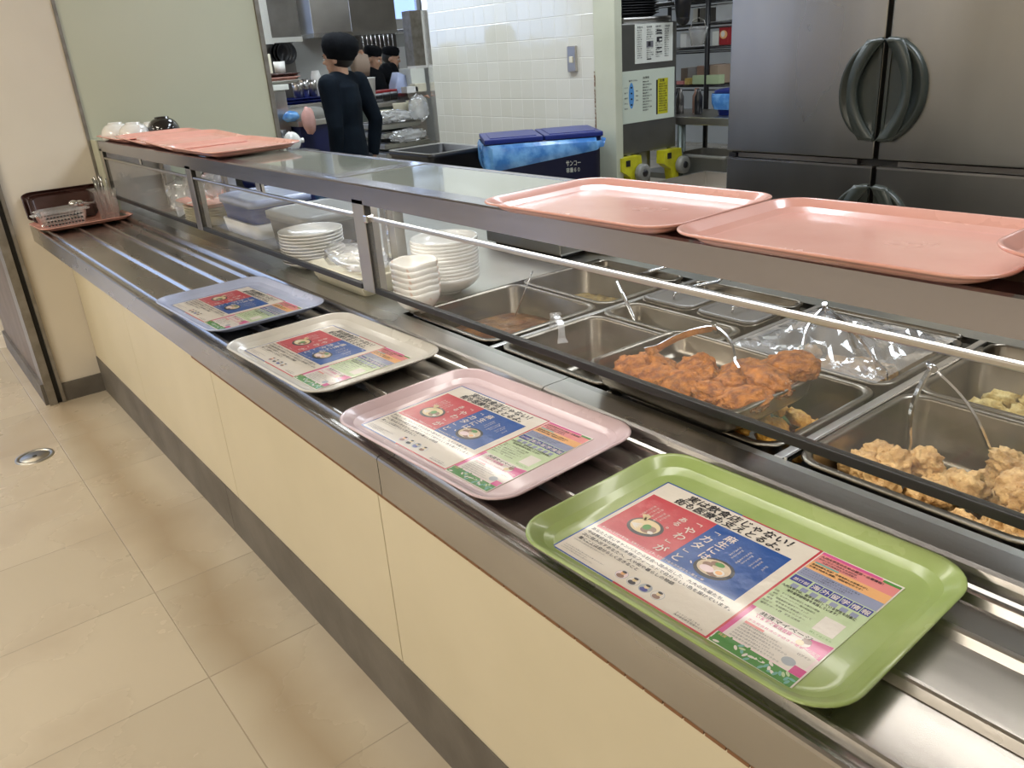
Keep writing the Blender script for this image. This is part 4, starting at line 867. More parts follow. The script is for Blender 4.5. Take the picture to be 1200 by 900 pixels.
rk = [('white_carton', 846, 834, Z2, .075, .15, 'paper', 'pale carton on the wire shelf left of the red packet', 'carton'), ('plastic_tub', 804, 797, Z2, .08, .2, 'white', 'white tub with slots at the left of the wire shelf', 'tub'),
      ('cardboard_box', 805, 798, Z1, .09, .2, 'brown_wall', 'brown box at the left end of the lower wire shelf', 'box'), ('clear_box', 816, 806, Z1, .10, .2, 'clear', 'cloudy clear box on the lower wire shelf', 'box'), ('cardboard_box', 826, 817, Z1, .10, .2, 'sheet_brown', 'dark brown box beside the rack upright', 'box'), ('cardboard_box', 842, 832, Z1, .10, .2, 'paperbag', 'tan box behind the green packet on the wire shelf', 'box'),
      ('metal_jar', 817, 811, Z3, .075, .1, 'steel', 'steel jar on the upper wire shelf', 'jar'), ('metal_jar', 825, 819, Z3, .075, .1, 'steel_dark', 'dark steel jar on the upper wire shelf', 'jar'), ('plastic_tub', 858, 838, Z3, .09, .2, 'clear', 'large cloudy tub on the upper wire shelf', 'tub'),
      ('plastic_tub', 857, 836, Z4, .09, .2, 'white', 'white tub on the topmost wire shelf', 'tub'), ('packet', 806, 797, Z1-.0, .02, .05, 'sheet_pink', 'flat pink packet at the front of the lower wire shelf', 'packet'), ('packet', 813, 807, Z1, .035, .05, 'tempura', 'small yellow packet at the front of the lower wire shelf', 'packet'), ('packet', 848, 816, Z1, .05, .05, 'sheet_green', 'long pale green packet at the front of the lower wire shelf', 'packet')]
for nm, pa, pb, z, h, d, m, lb, c in rk: bx(nm, yat(pa, z), yat(pb, z), z, h, d, m, lb, c, .02 if c != 'packet' else -.012+.0)
bk = thing('hanging_bucket', 'clear conical bucket hanging on the wire rack', 'bucket', (RX-.07, at(818, 40, 'x', RX-.07).y, 1.295))
MB().lathe([(.001, 0), (.036, 0), (.056, .095), (.060, .10), (.053, .098), (.034, .004), (.001, .004)], 'clear', n=24).build('bucket_body', bk); MB().tube([(.0, .056, .09), (0, .04, .13), (0, 0, .145), (0, -.04, .13), (0, -.056, .09)], .003, 'steel').build('bail', bk)
# red packet (a snack sized food packet)
mb = MB().box(0, .05, -.034, .034, 0, .10, 'red', bev=.006); mb.quad([Vector((-.0006, .0+.026*math.cos(t), .055+.022*math.sin(t))) for t in [2*pi*i/20 for i in range(20)]], 'sheet_orange').quad([Vector((-.0012, .004+.013*math.cos(t), .058+.016*math.sin(t))) for t in [2*pi*i/20 for i in range(20)]], 'sheet_white')
tag(mb.build('red_packet', loc=(RX+.0, yat(850, 0), Z2)), 'red and orange printed packet on the wire shelf', 'packet')
# steel table with the blue box
tz = .955; tb = thing('steel_table', 'small stainless work table with a lower shelf left of the fridge', 'table', (3.75, 2.95, 0))
def tp_(name, mb): mb.move(Matrix.Translation((-3.75, -2.95, 0))); return mb.build(name, tb)
tp_('tabletop', MB().box(3.48, 3.90, 2.55, 3.35, tz-.04, tz, 'steel', bev=.004)); tp_('lower_shelf', MB().box(3.5, 3.88, 2.6, 3.3, .62, .65, 'steel_dull'))
for (x, y) in ((3.5, 2.62), (3.5, 3.0), (3.5, 3.3), (3.87, 2.62), (3.87, 3.3)): tp_('leg', MB().tube([(x, y, 0), (x, y, tz-.04)], .018, 'greencab', 10))
crate('storage_box', .24, .34, .115, 'blue_plastic', 'blue box lined with a blue bag on the small steel table', (3.70, 2.68, tz), 0, 'blue_plastic', 'storage box')
o = MB().rings([rr(.27, .37, .03, -.006), rr(.29, .38, .05, -.02), rr(.28, .37, .04, -.055), rr(.262, .352, .04, -.085)], 'blue_bag').build('bin_liner', loc=(3.70, 2.68, tz+.115)); tag(o, 'blue liner bag folded over the box on the steel table', 'bin liner')
crate('storage_box', .26, .36, .10, 'grey_plastic', 'grey tub on the lower shelf of the small steel table', (3.70, 2.93, .65), 0, None, 'tub')
for i in range(5):
    o = MB().lathe([(.001, 0), (.022, 0), (.022, .09), (.012, .11), (.012, .13), (.001, .13)], ['black', 'sheet_brown', 'steel_dark'][i % 3], n=14).build('bottle', loc=(3.62+.06*(i % 2), 2.98+.065*i, tz)); tag(o, 'dark bottle at the back of the small steel table', 'bottle', 'bottles on the steel table')
o = MB().box(0, .05, -.1, .1, 0, .10, 'steel_dark', bev=.01).build('metal_bin', loc=(3.6, 3.08, 1.0)); D.objects.remove(o)
# grey counter behind the glass shelf
sk = thing('prep_bench', 'low steel prep bench between the counter and the fridge', 'bench', (2.78, 2.2, 0))
cz = at(826, 200, 'x', 3.0).z; cy = at(826, 200, 'x', 3.0).y-2.2
MB().box(-.22, .22, -.17, cy, cz-.10, cz-.06, 'steel', bev=.004).box(.205, .22, -.17, cy, cz-.06, cz, 'steel').box(-.22, .22, cy-.015, cy, cz-.06, cz, 'steel').build('benchtop', sk)
for x in (-.19, .19):
    for y in (-.14, cy-.03): MB().tube([(x, y, 0), (x, y, cz-.10)], .018, 'steel', 10).build('leg', sk)
# ------------------------------------------------------------------ blue containers against the tiled wall
def stand(x0, x1, y0, y1, z, label):
    t = thing('low_stand', label, 'stand', ((x0+x1)/2, (y0+y1)/2, 0))
    w, l = (x1-x0)/2, (y1-y0)/2
    MB().box(-w, w, -l, l, z-.03, z, 'steel', bev=.003).build('top', t)
    for x in (-w+.03, w-.03):
        for y in (-l+.03, l-.03): MB().tube([(x, y, 0), (x, y, z-.03)], .016, 'steel').build('leg', t)
bl_ = at(632, 170, 'd', 4.12); BCL = (bl_.x, bl_.y, .0)
bc = crate('blue_container', .36, .555, BH, 'blue_dark', 'large dark blue container with split lids and a blue liner against the tiled wall', BCL, 0, 'blue_plastic', 'container', lid_halves=True)
bc.rotation_euler.z = -math.atan2(.8, -.6)+.08
mb = MB().rings([rr(.372, .567, .03, BH-.004, 30), rr(.385, .580, .05, BH-.02, 30), rr(.39, .585, .05, BH-.05, 30), rr(.372, .567, .04, BH-.095, 30)], 'blue_bag')
for v in mb.bm.verts: v.co.z += noise.noise(v.co*9)*.045 if v.co.z < BH-.045 else 0; v.co += Vector((noise.noise(Vector((v.co.x*26, v.co.y*26, v.co.z*8))), noise.noise(Vector((v.co.x*26+5, v.co.y*26, v.co.z*8))), 0))*.022
for v in mb.bm.verts:
    if v.co.z < BH-.045: v.co.z += v.co.y*.13
lb = mb.build('liner', bc)
mb = MB(); put(mb, 'サンコー', 'paper', lambda a, b: Vector((.1815, .10+a*1.0, BH-.125+b)), .030, .01, 1, .07); put(mb, '容量６０', 'paper', lambda a, b: Vector((.1815, .10+a, BH-.155+b)), .024, .01, 1, .065); mb.build('printed_mark', bc, normals=False)
t = thing('black_bin', 'open black bin with a grey rim left of the blue container', 'bin', (2.36, 3.66, 0)); 
t.scale = (.8, .7, 1)
MB().rings([rr(.34, .50, .03, 0), rr(.42, .58, .04, .875), rr(.44, .60, .045, .875), rr(.44, .60, .045, .895), rr(.40, .56, .035, .895), rr(.33, .49, .02, .30)], 'black', True, True).build('body', t); MB().rings([rr(.44, .60, .045, .896), rr(.445, .605, .045, .900), rr(.41, .57, .035, .900), rr(.405, .565, .035, .890)], 'grey_plastic').build('rim', t)
# ------------------------------------------------------------------ far kitchen
def wbox(px0, px1, py0, py1, y, dep, m, name, label, cat, down=None, bev=.004, **k):
    """upright box whose -Y face shows between the given image edges at depth y"""
    a = at(px0, (py0+py1)/2, 'y', y); b = at(px1, (py0+py1)/2, 'y', y); t = at((px0+px1)/2, py0, 'y', y).z; z = at((px0+px1)/2, py1, 'y', y).z if down is None else down
    o = MB().box(-(b.x-a.x)/2, (b.x-a.x)/2, 0, dep, 0, t-z, m, bev=bev).build(name, loc=((a.x+b.x)/2, y, z))
    if k.get('structure'): structure(o)
    else: tag(o, label, cat, k.get('group'))
    return o
# grey pillar wall and hoods
a = at(336, 60, 'y', 7.2); b = at(398, 60, 'y', 7.2)
wall('wall_kitchen_pillar', a.x, b.x, 7.2, 7.4, 0, CEIL, 'kwall')
def hood(px0, px1, py, y, dep, label, m='steel'):
    a = at(px0, py, 'y', y); b = at(px1, py, 'y', y); z = a.z; W = b.x-a.x
    t = thing('extractor_hood', label, 'hood', ((a.x+b.x)/2, y, z))
    MB().box(-W/2, W/2, 0, dep, 0, CEIL-z-.01, m, bev=.004).build('canopy', t); MB().box(-W/2-.004, W/2+.004, -.006, dep+.004, -.015, .02, 'steel_bright').build('rim', t)
    return t
hood(318, 354, 48, 6.2, .7, 'dark sided stainless extractor hood beside the green panel', 'steel_dark')
hood(300, 320, 50, 6.0, .19, 'bright stainless hood section at the edge of the green panel', 'steel_bright')
hood(368, 413, 42, 6.9, .28, 'large stainless extractor hood above the person in the beret')
hood(413, 466, 40, 8.6, .8, 'pale stainless extractor hood over the cooking utensils', 'steel')
# dark cooking bay with hanging utensils
wbox(308, 346, 50, 92, 7.05, .12, 'steel_dark', 'dark_cooker', 'dark cooker back under the hood beside the green panel', 'cooker', down=0)
o = wbox(415, 466, 42, 80, 9.6, .1, 'steel_dark', 'utensil_board', 'dark board behind the hanging utensils under the hood', 'utensil board', down=0)
for i in range(8):
    p = at(428+i*5, 42, 'y', 9.5); t = MB().tube([(0, 0, 0), (0, 0, -.26-.05*(i % 3))], .009, 'steel_bright', 8).blob((0, 0, -.30-.05*(i % 3)), (.04, .012, .05), 'steel_bright', i, .02, 1, 2)
    tag(t.build('hanging_utensil', loc=(p.x, 9.573, at(430, 40, 'y', 9.5).z+.012)), 'steel ladle or turner hanging under the far hood', 'utensil', 'utensils hanging under the far hood')
p = at(430, 40, 'y', 9.5); 
tag(MB().tube([(-.32, 0, 0), (1.0, 0, 0)], .01, 'steel_bright').build('utensil_rail', loc=(p.x, 9.592, p.z+.01)), 'steel rail carrying the hanging utensils', 'rail')
for i in range(3):
    p = at(330+i*4, 62, 'y', 6.98); tag(MB().lathe([(.001, 0), (.07, .01), (.09, .04), (.088, .042), (.066, .014), (.001, .004)], 'black', n=20, T=rotT(pi/2, 0, 0)).build('hanging_pan', loc=(p.x, 7.05, p.z)), 'dark round pan hanging under the hood beside the green panel', 'pan', 'pans hanging by the green panel')
# far door and grey opening in the splayed wall
a = at(465, 60, 'y', 11.9); b = at(484, 60, 'y', 11.9); zt = at(474, 38, 'y', 11.9).z
dr = structure(MB().box(a.x, b.x, 11.93, 11.99, 0, zt, 'kwall', bev=.004).box(a.x-.05, a.x, 11.9, 11.99, 0, zt+.05, 'steel_dark').box(b.x, b.x+.05, 11.9, 11.99, 0, zt+.05, 'steel_dark').box(a.x-.05, b.x+.05, 11.9, 11.99, zt, zt+.06, 'white').build('door_1'))
k = (b.x-a.x); MB().box(a.x+k*.08, a.x+k*.55, 11.92, 11.935, zt*.35, zt*.88, 'white').build('door_pane', dr)
MB().box(a.x+k*.72, a.x+k*.8, 11.90, 11.93, zt*.4, zt*.5, 'steel_bright').build('door_handle', dr)
v0 = at(482.5, 40, 'y', 6.0); v1 = at(497, 40, 'y', 6.0); za, zb = at(490, 77, 'y', 6.0).z, at(490, 12, 'y', 6.0).z
structure(MB().box(v0.x, v1.x, 6.0, 6.12, za, zb, 'trim_grey').box(v1.x-.012, v1.x, 5.985, 6.0, za, zb, 'white').box(v0.x, v1.x, 5.985, 6.12, za-.02, za, 'white').build('trim_5'))
wbox(455, 482, 22, 34, 9.9, .5, 'white', 'wall_cupboard', 'pale wall cupboard near the far door', 'cupboard')
# framed alcove on the splayed wall
# grey green work cabinet behind the person
def table_of(px0, px1, py, y, dep, m, name, label, cat, topm='steel'):
    a = at(px0, py, 'y', y); b = at(px1, py, 'y', y); z = (a.z+b.z)/2; W = b.x-a.x
    t = thing(name, label, cat, ((a.x+b.x)/2, y, 0))
    MB().box(-W/2, W/2, .01, dep, .02, z-.035, m, bev=.004).build('carcass', t); MB().box(-W/2-.02, W/2+.02, -.01, dep+.01, z-.035, z, topm, bev=.004).build('worktop', t)
    return t, (a.x+b.x)/2, z, W
t, gx, gz, gw = table_of(421, 462, 121, 6.35, .8, 'greencab', 'work_cabinet', 'grey green cabinet with a steel top behind the person in the beret', 'cabinet')
MB().box(-.003, .003, .002, .012, .05, gz-.06, 'gap').build('door_gap', t)
# red and black crates on it
for i in range(8):
    px = 424+i*6.6; p = at(px, 120, 'y', 6.5); m = 'red' if i % 2 else 'black'
    q = thing('food_crate', 'small red or black food crate on the steel top in front of the two cooks', 'crate', (p.x+.03, 6.5+.1*(i % 2)+.03*i, gz+.0), 0, 'red and black food crates')
    h = .07+.05*((i*3) % 3)/2; MB().rings([rr(.12, .16, .01, 0), rr(.135, .175, .012, h), rr(.12, .16, .01, h), rr(.11, .15, .01, .01)], m, True, True).build('body', q)
    if i % 2 == 0: MB().box(-.06, .06, -.08, .08, h, h+.018, 'red', bev=.003).build('lid', q)
p = at(431, 113, 'y', 6.42); tag(MB().lathe([(.001, 0), (.075, 0), (.095, .20), (.10, .205), (.092, .20), (.001, .19)], 'white').build('white_tub', loc=(p.x, 6.45, gz)), 'tall white tub on the cabinet beside the cook with the paper bag', 'tub')
# steel drawer rack wrapped in plastic at the splayed wall
p0 = at(446, 160, 'y', 5.35); p1 = at(512, 160, 'y', 5.35)
rk_ = thing('tray_rack', 'steel rack of trays wrapped in clear plastic at the end of the tiled wall', 'tray rack', ((p0.x+p1.x)/2, 5.35, 0)); RW = (p1.x-p0.x)*.88
zr = [at(480, yy, 'y', 5.35).z for yy in (182, 172, 160, 150)]
for i, z in enumerate(zr):
    w = RW*(1-.07*i); MB().box(-w/2, w/2, .0+.03*i, .50, z, z+.035, 'steel_dull', bev=.004).box(-w/2+.03, w/2-.03, .02+.03*i, .48, z+.036, z+.042, 'steel_dark').build('shelf_tray', rk_)
MB().box(-RW/2, RW/2, .0, .5, .4, zr[0]-.005, 'greencab', bev=.004).build('cabinet', rk_)
for x in (-RW/2+.03, RW/2-.03): MB().tube([(x, .04, 0), (x, .04, .4)], .016, 'steel').tube([(x, .46, 0), (x, .46, zr[-1])], .012, 'steel').build('leg', rk_)
o = MB().blob((0, 0, 0), (RW*.38, .12, .045), 'film', 21, .3, 2.6, 4).build('plastic_bag', loc=((p0.x+p1.x)/2-.02, 5.52, zr[-1]+.08)); tag(o, 'large clear plastic bag lying on top of the wrapped tray rack', 'plastic bag')
o = MB().blob((0, 0, 0), (RW*.36, .06, .05), 'film', 22, .3, 2.6, 4).build('plastic_wrap', loc=((p0.x+p1.x)/2, 5.36, zr[1]+.08)); tag(o, 'clear plastic wrapping hanging over the front of the tray rack', 'plastic bag')
o = MB().blob((0, 0, 0), (.07, .08, .10), 'film', 25, .28, 2.0, 3).build('plastic_bag', loc=(at(490, 145, 'y', 5.45).x, 5.42, zr[-1]+.13)); tag(o, 'clear plastic bag hanging at the corner of the tiled wall', 'plastic bag')
for i, (px, h) in enumerate(((461, .07), (468, .06), (479, .11), (495, .12))):
    p = at(px, 146, 'y', 5.65); tag(MB().lathe([(.001, 0), (.05, 0), (.062, h), (.064, h+.004), (.056, h-.004), (.001, .01)], 'cream_plastic', n=20).build('paper_tub', loc=(p.x, 5.74, zr[-1]+.043)), ['wide pale tub at the left on the wrapped tray rack', 'short pale tub second from the left on the wrapped tray rack', 'tall pale tub in the middle on the wrapped tray rack', 'tall pale tub at the right on the wrapped tray rack'][i], 'tub')
# bench with white boxes by the far right
t, bxx, bz, bw = table_of(479, 497, 108, 6.55, .4, 'steel', 'side_bench', 'pale bench beside the splayed wall with white boxes', 'bench')
for i, (px, yy, w, h, lb) in enumerate(((491, 6.68, .15, .20, 'large white carton on the bench by the splayed wall'), (483, 6.57, .12, .05, 'flat white box in front of the large carton'), (493, 6.57, .12, .07, 'flat cream box by the splayed wall'))):
    p = at(px, 100, 'y', yy); tag(MB().box(-w/2, w/2, 0, .2 if i == 0 else .1, 0, h, ['paper', 'white', 'cream_plastic'][i], bev=.004).build('white_box', loc=(p.x, yy, bz)), lb, 'box')
# left side: cabinet with trays, steel table, blue trays, bag
t, lx, lz, lw = table_of(300, 334, 100, 5.3, .5, 'steel', 'tall_cabinet', 'tall pale steel cabinet just past the green panel, carrying pink trays', 'cabinet', 'paper')
for i in range(3): o = tray_mb('tray_pink' if i == 1 else ('tray_brown' if i == 2 else 'tray_grey'), .36, .42).build('serving_tray', loc=(lx+.06, 5.52, lz+.001+.021*i)); tag(o, ['grey tray at the bottom of the pile on the tall cabinet', 'pink tray in the middle of the pile on the tall cabinet', 'dark tray at the top of the pile on the tall cabinet'][i], 'tray')
tag(MB().box(-.05, .05, -.04, .04, 0, .12, 'cream_plastic', bev=.006).build('dispenser_box', loc=(lx+.05, 5.5, lz+.068)), 'small pale box standing on the tray pile past the green panel', 'box')
tag(MB().lathe([(.001, 0), (.035, 0), (.038, .07), (.034, .068), (.001, .01)], 'ceramic').build('mug', loc=(lx+.15, 5.46, lz+.068)), 'white mug on the tray pile past the green panel', 'mug')
t, nx, nz_, nw = table_of(351, 388, 140, 5.2, .35, 'blue_dark', 'navy_counter', 'steel topped counter with a dark navy front left of the person in the beret', 'counter')
tag(MB().rings([rr(.30, .22, .01, 0), rr(.24, .16, .02, .07)], 'grey_plastic', True, True).build('grey_box', loc=(at(352, 136, 'y', 5.4).x, 5.38, nz_)), 'light grey box on the navy fronted counter', 'box')
tag(MB().blob((0, 0, 0), (.05, .04, .035), 'blue_bag', 4, .3, 2).build('blue_cloth', loc=(at(340, 148, 'y', 5.28).x, 5.24, nz_+.034)), 'crumpled bright blue bag on the navy fronted counter', 'bag')
t2, qx, qz, qw = table_of(342, 388, 121, 6.5, .45, 'steel', 'sink_table', 'steel table with blue trays and pans behind the navy fronted counter', 'table')
for i in range(2): o = tray_mb('blue_plastic', .45, .36).build('serving_tray', loc=(qx, 6.72, qz+.001+.021*i)); o.rotation_euler.z = 0; tag(o, ['lower blue tray on the steel sink table', 'upper blue tray on the steel sink table'][i], 'tray')
for i, (px, m, h, lb) in enumerate(((348, 'steel', .12, 'steel pan at the left on the blue trays'), (356, 'steel_bright', .14, 'steel pot second from the left on the blue trays'), (365, 'steel', .13, 'steel pot in the middle on the blue trays'), (371, 'white', .20, 'white capped bottle on the blue trays'), (376, 'sheet_green', .07, 'lime green tub on the blue trays'))):
    p = at(px, 112, 'y', 6.7); tag(MB().lathe([(.001, 0), (.04, 0), (.045, h*.7), (.03 if i == 3 else .046, h), (.001, h)], m, n=18).build('pot' if i < 3 else ('bottle' if i == 3 else 'tub'), loc=(p.x, 6.66, qz+.044)), lb, 'pot' if i < 3 else ('bottle' if i == 3 else 'tub'))
# dome and black cylinder just behind the shelf
p = at(342, 166, 'y', 4.3); dm = thing('dome_cover', 'round white domed lid standing on edge beyond the glass shelf', 'lid', (p.x, 4.3, p.z))
MB().blob((0, 0, 0), (.052, .03, .052), 'ceramic', 1, .0, 1, 4).build('dome', dm); MB().lathe([(.001, 0), (.012, 0), (.014, .02), (.001, .022)], 'ceramic', T=rotT(0, pi/2, 0, (.046, 0, 0))).build('knob', dm)
sdt = thing('side_table', 'small black side table beyond the glass shelf', 'table', (p.x-.02, 4.32, 0)); MB().box(-.14, .14, -.1, .1, p.z-.075, p.z-.053, 'black').build('tabletop', sdt); [MB().tube([(x, 0, 0), (x, 0, p.z-.075)], .015, 'black').build('leg', sdt) for x in (-.11, .11)]
q = at(331, 160, 'y', 4.3); tag(MB().lathe([(.001, 0), (.035, 0), (.036, .115), (.001, .115)], 'black').build('black_canister', loc=(q.x+.005, 4.33, p.z-.053)), 'black canister beside the white domed lid', 'canister')
q = at(377, 142, 'y', 4.95); o = MB().blob((0, 0, 0), (.045, .04, .085), 'pink_bag', 7, .18, 2, 3).build('pink_bag', loc=(q.x, 5.14, q.z)); tag(o, 'pink plastic bag hanging at the navy counter left of the person', 'bag')
# ------------------------------------------------------------------ people
def remesh(mb, name, parent, vox, sm=3):
    bmesh.ops.recalc_face_normals(mb.bm, faces=mb.bm.faces)
    me = D.meshes.new('tmp'); mb.bm.to_mesh(me); mb.bm.free(); o = D.objects.new('tmp', me); COL.objects.link(o)
    r = o.modifiers.new('r', 'REMESH'); r.mode = 'VOXEL'; r.voxel_size = vox; r.use_smooth_shade = True
    s = o.modifiers.new('s', 'SMOOTH'); s.iterations = sm; s.factor = .5
    bpy.context.view_layer.update(); dg = bpy.context.evaluated_depsgraph_get(); nm = D.meshes.new_from_object(o.evaluated_get(dg)); D.objects.remove(o)
    nm.materials.clear()
    for m in mb.mats: nm.materials.append(m)
    for p in nm.polygons: p.material_index = 0; p.use_smooth = True
    q = D.objects.new(name, nm); COL.objects.link(q); q.parent = parent; nm.name = name; return q
def hand(mb, w, d, side, n, curl=.5, m='skin', s=1):
    """w wrist, d direction of the hand, n palm normal"""
    w, d, n = Vector(w), Vector(d).normalized(), Vector(n); n = (n-d*n.dot(d)).normalized(); x = d.cross(n)*side
    mb.tube([w, w+d*.03*s, w+d*.07*s, w+d*.085*s], [.021*s, .027*s, .030*s, .024*s], m, 10, flat=.55)
    mb.tube([w+d*.02*s+x*-.026*s, w+d*.08*s+x*-.028*s, w+d*.085*s+x*.028*s, w+d*.02*s+x*.026*s], .011*s, m, 8)
    for i, (off, L) in enumerate(((-.028, .062), (-.010, .072), (.009, .068), (.026, .052))):
        b = w+d*.080*s+x*off*s; p = [b]; dd = d.copy()
        for q in range(3):
            dd = (dd+n*curl*.55).normalized(); p.append(p[-1]+dd*L*s*(.42, .33, .25)[q])
        mb.tube(p, [.0092*s, .0088*s, .008*s, .0065*s], m, 8)
    t = w+d*.022*s-x*.024*s; mb.tube([t, t-x*.020*s+d*.022*s+n*.006, t-x*.026*s+d*.048*s+n*.014*s, t-x*.022*s+d*.066*s+n*.02*s], [.013*s, .011*s, .0095*s, .007*s], m, 8)
def person(label, loc, facing, H=1.53, wid=1.0, head_turn=0, head_down=0, larm=None, rarm=None, hat='beret', top='uniform', sleeve=1.0, vox=.009, apron=None):
    s = H/1.70; rz = math.atan2(facing[0], -facing[1])
    root = thing('person', label, 'person', loc, rz)
    V = lambda x, y, z: Vector((x*wid, y*wid, z))*s
    la = larm or [V(.19, .01, 1.39), V(.25, .05, 1.12), V(.255, -.02, .88)]; ra = rarm or [V(-.19, .01, 1.39), V(-.25, .05, 1.12), V(-.255, -.02, .88)]
    b = MB()
    b.tube([V(0, 0, .86), V(0, 0, .98), V(0, -.01, 1.12), V(0, -.01, 1.28), V(0, 0, 1.40), V(0, 0, 1.43)], [.13*s, .145*s, .13*s, .15*s, .13*s, .07*s], 'skin', 18, flat=.68)
    b.tube([V(-.17, .005, 1.385), V(-.08, .0, 1.41), V(.08, 0, 1.41), V(.17, .005, 1.385)], [.055*s, .06*s, .06*s, .055*s], 'skin', 12)
    for sd in (-1, 1):
        b.tube([V(.09*sd, 0, .92), V(.10*sd, -.01, .70), V(.10*sd, -.005, .50), V(.10*sd, .02, .28), V(.10*sd, .025, .09)], [.088*s, .080*s, .056*s, .052*s, .038*s], 'skin', 14)
        b.tube([V(.10*sd, .045, .05), V(.105*sd, -.04, .045), V(.11*sd, -.13, .03)], [.04*s, .04*s, .03*s], 'skin', 12)
    for A, sd in ((la, 1), (ra, -1)):
        b.tube([A[0], (A[0]+A[1])/2, A[1], (A[1]+A[2])/2, A[2]], [.052*s, .046*s, .037*s, .033*s, .024*s], 'skin', 12)
        dv = (A[2]-A[1]).normalized(); nn = Vector((-sd, 0, 0)) if abs(dv.z) > .6 else Vector((0, 0, -1)); hand(b, A[2], dv, sd, nn, .5, s=s*1.0)
    # neck and head
    hc = V(0, -.015, 1.565); HT = Matrix.Translation(hc) @ Matrix.Rotation(head_turn, 4, 'Z') @ Matrix.Rotation(head_down, 4, 'X')
    b.tube([V(0, .005, 1.40), V(0, .0, 1.47), V(0, -.005, 1.52)], [.062*s, .052*s, .052*s], 'skin', 14)
    def hb(c, r, sd=0, am=0): b.blob(HT @ (Vector(c)*s), tuple(q*s for q in r), 'skin', sd, am, 1, 3, T=Matrix.Rotation(head_turn, 4, 'Z') @ Matrix.Rotation(head_down, 4, 'X'))
    hb((0, .012, .02), (.076, .094, .095)); hb((0, -.035, -.045), (.055, .052, .062)); hb((0, -.062, -.088), (.026, .024, .02)); hb((0, -.102, -.018), (.012, .016, .014)); hb((0, -.092, .002), (.009, .012, .028)); hb((0, -.084, -.052), (.022, .010, .009))
    hb((.03, -.07, -.02), (.022, .018, .02)); hb((-.03, -.07, -.02), (.022, .018, .02)); hb((0, -.075, .03), (.05, .02, .012))
    hb((.078, .012, -.012), (.008, .019, .030)); hb((-.078, .012, -.012), (.008, .019, .030))
    body = remesh(b, 'body', root, vox*.75, 2)
    h = MB(); Hh = HT
    for sd in (-1, 1):
        h.blob(Hh @ (Vector((.031*sd, -.084, .0))*s), .009*s, 'white', 0, 0, 1, 2); h.blob(Hh @ (Vector((.031*sd, -.0905, .0))*s), .0045*s, 'black', 0, 0, 1, 2)
        h.tube([Hh @ (Vector((.018*sd, -.094, .022))*s), Hh @ (Vector((.046*sd, -.085, .022))*s)], .0028*s, 'hair', 6)
    h.build('face_detail', root)
    hr = MB().blob(Hh @ (Vector((0, .03, .012))*s), (.083*s, .086*s, .088*s), 'hair', 1, .03, 6, 3, T=Matrix.Rotation(head_turn, 4, 'Z') @ Matrix.Rotation(head_down, 4, 'X')); hr.build('hair', root)
    hm = MB(); R = []
    if hat == 'beret': prof = [(.086, .005), (.090, .02), (.108, .045), (.117, .085), (.112, .125), (.088, .155), (.045, .170), (.001, .173)]; ty, tl = .022, -.22
    else: prof = [(.088, .03), (.090, .05), (.096, .085), (.085, .115), (.05, .13), (.001, .132)]; ty, tl = .012, -.08
    for i, (r, z) in enumerate(prof):
        R.append([Hh @ (Matrix.Rotation(tl, 4, 'X') @ Vector((r*s*math.cos(t), (r*1.1*s*math.sin(t)+ty*s), z*s-(.01 if hat == 'beret' else 0)+(.008*s*noise.noise(Vector((math.cos(t)*2, math.sin(t)*2, i*.7))) if i > 1 else 0)))) for t in [2*pi*j/28 for j in range(28)]])
    hm.rings(R, 'cap', True, True).build('hat', root)
    # clothes
    c = MB()
    c.tube([V(0, 0, .80), V(0, 0, .95), V(0, -.01, 1.12), V(0, -.01, 1.28), V(0, 0, 1.39), V(0, .0, 1.435)], [.168*s, .168*s, .158*s, .175*s, .150*s, .075*s], top, 20, flat=.70)
    c.tube([V(-.18, .005, 1.385), V(-.08, .0, 1.415), V(.08, 0, 1.415), V(.18, .005, 1.385)], [.068*s, .07*s, .07*s, .068*s], top, 14)
    for A, sd in ((la, 1), (ra, -1)):
        c.blob(A[0], .073*s, top, 0, 0, 1, 2)
        e = A[1]+(A[2]-A[1])*(.93 if sleeve >= 1 else 0.0)
        pts = [A[0], (A[0]+A[1])/2, A[1], (A[1]+e)/2, e] if sleeve >= 1 else [A[0], (A[0]*.6+A[1]*.4), A[0]*.2+A[1]*.8]
        c.tube(pts, [.072*s, .064*s, .054*s, .049*s, .042*s] if sleeve >= 1 else [.072*s, .066*s, .062*s], top, 14)
    o = remesh(c, 'shirt', root, vox, 3)
    p = MB()
    p.tube([V(0, 0, .99), V(0, 0, .86)], [.150*s, .160*s], 'trousers', 18, flat=.72)
    for sd in (-1, 1): p.tube([V(.085*sd, 0, .92), V(.10*sd, -.01, .70), V(.10*sd, -.005, .48), V(.10*sd, .02, .28), V(.10*sd, .03, .10)], [.10*s, .098*s, .078*s, .07*s, .064*s], 'trousers', 14)
    remesh(p, 'trousers', root, vox*1.3, 3)
    for sd in (-1, 1): MB().tube([V(.10*sd, .06, .05), V(.105*sd, -.04, .05), V(.11*sd, -.14, .035), V(.11*sd, -.155, .03)], [.046*s, .048*s, .038*s, .02*s], 'black', 12).build('shoe', root)
    return root, V
p = at(403, 110, 'd', 5.25); sc = 1.53/1.7
a_ = Vector((.459, .888)); r_ = Vector((.888, -.459))
f = (a_*.62-r_*.75).normalized()
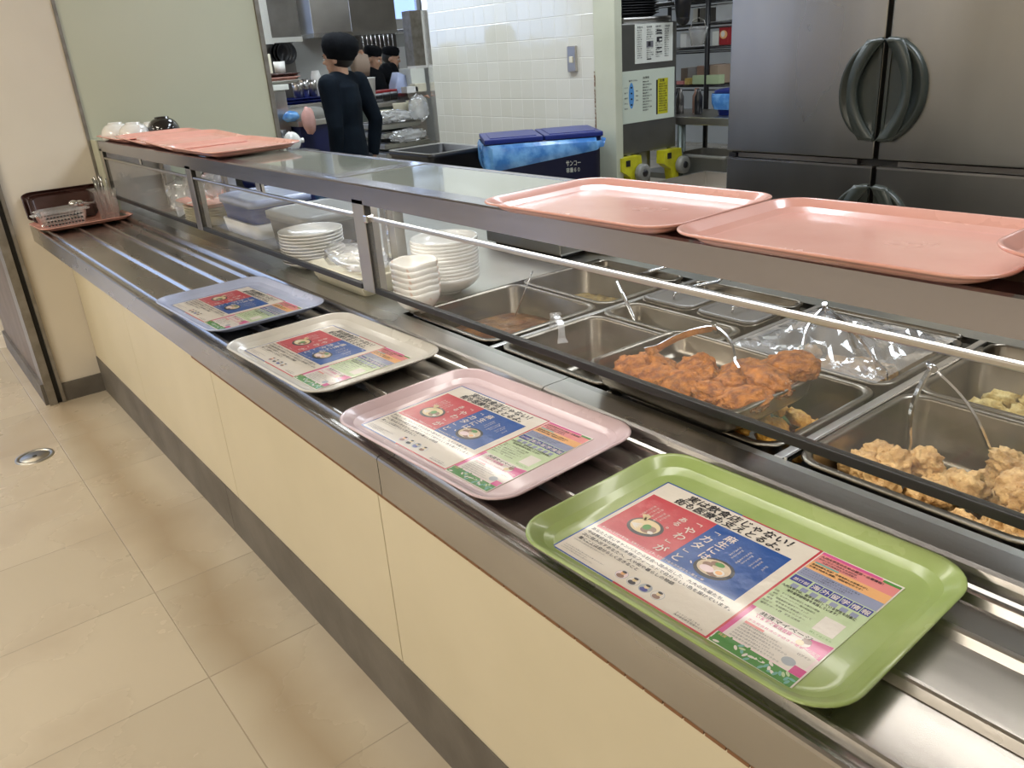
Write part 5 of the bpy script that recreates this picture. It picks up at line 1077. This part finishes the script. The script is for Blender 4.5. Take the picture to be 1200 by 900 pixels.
person('person in a large black beret and navy long sleeved shirt, back turned, head turned left', (p.x, p.y, 0), (f.x, f.y), 1.485, wid=.86, head_turn=.25, head_down=.08, hat='beret', top='uniform',
       larm=[Vector((.155, .01, 1.36))*sc, Vector((.19, .05, 1.10))*sc, Vector((.17, -.0, .85))*sc], rarm=[Vector((-.155, .01, 1.36))*sc, Vector((-.215, .07, 1.11))*sc, Vector((-.20, .02, .86))*sc], vox=.008)
p = at(440, 100, 'd', 8.4); f = (r_*.70-a_*.7).normalized()
person('cook in black cap and short sleeved black shirt lifting a tan paper bag', (p.x, p.y, 0), (f.x, f.y), 1.465, head_turn=.35, head_down=.35, hat='cap', top='uniform2', sleeve=.5, vox=.012,
       rarm=[Vector((-.19, .0, 1.38))*sc, Vector((-.36, -.10, 1.20))*sc, Vector((-.40, -.20, 1.46))*sc], larm=[Vector((.19, 0, 1.38))*sc, Vector((.27, -.05, 1.12))*sc, Vector((.34, -.30, 1.10))*sc])
p = at(461, 100, 'd', 9.0); f = (r_*1.0-a_*.05).normalized()
person('cook in a black cap and black long sleeved shirt seen in profile looking right', (p.x, p.y, 0), (f.x, f.y), 1.455, head_turn=-.1, head_down=.25, hat='cap', top='uniform2', vox=.012,
       larm=[Vector((.19, .0, 1.38))*sc, Vector((.24, -.06, 1.12))*sc, Vector((.12, -.28, 1.08))*sc], rarm=[Vector((-.19, 0, 1.38))*sc, Vector((-.24, -.06, 1.12))*sc, Vector((-.12, -.28, 1.08))*sc])
q = at(422, 76, 'd', 8.0); tag(MB().rings([rr(.13, .08, .01, -.10), rr(.17, .12, .03, 0), rr(.15, .10, .03, .08), rr(.06, .03, .01, .10)], 'paperbag', True, True).build('paper_bag', loc=tuple(q)), 'tan paper bag lifted by the cook in short sleeves', 'bag')
q = at(467, 102, 'd', 7.9); o = MB().rings([rr(.13, .09, .01, -.12), rr(.16, .11, .02, 0), rr(.14, .09, .02, .11)], 'tray_blue', True, True).build('plastic_bag', loc=tuple(q)); o.rotation_euler = (0, .35, .3); tag(o, 'white plastic pouch held over the red crates by the cook in short sleeves', 'bag')
print('SCENE OBJECTS', len(D.objects))
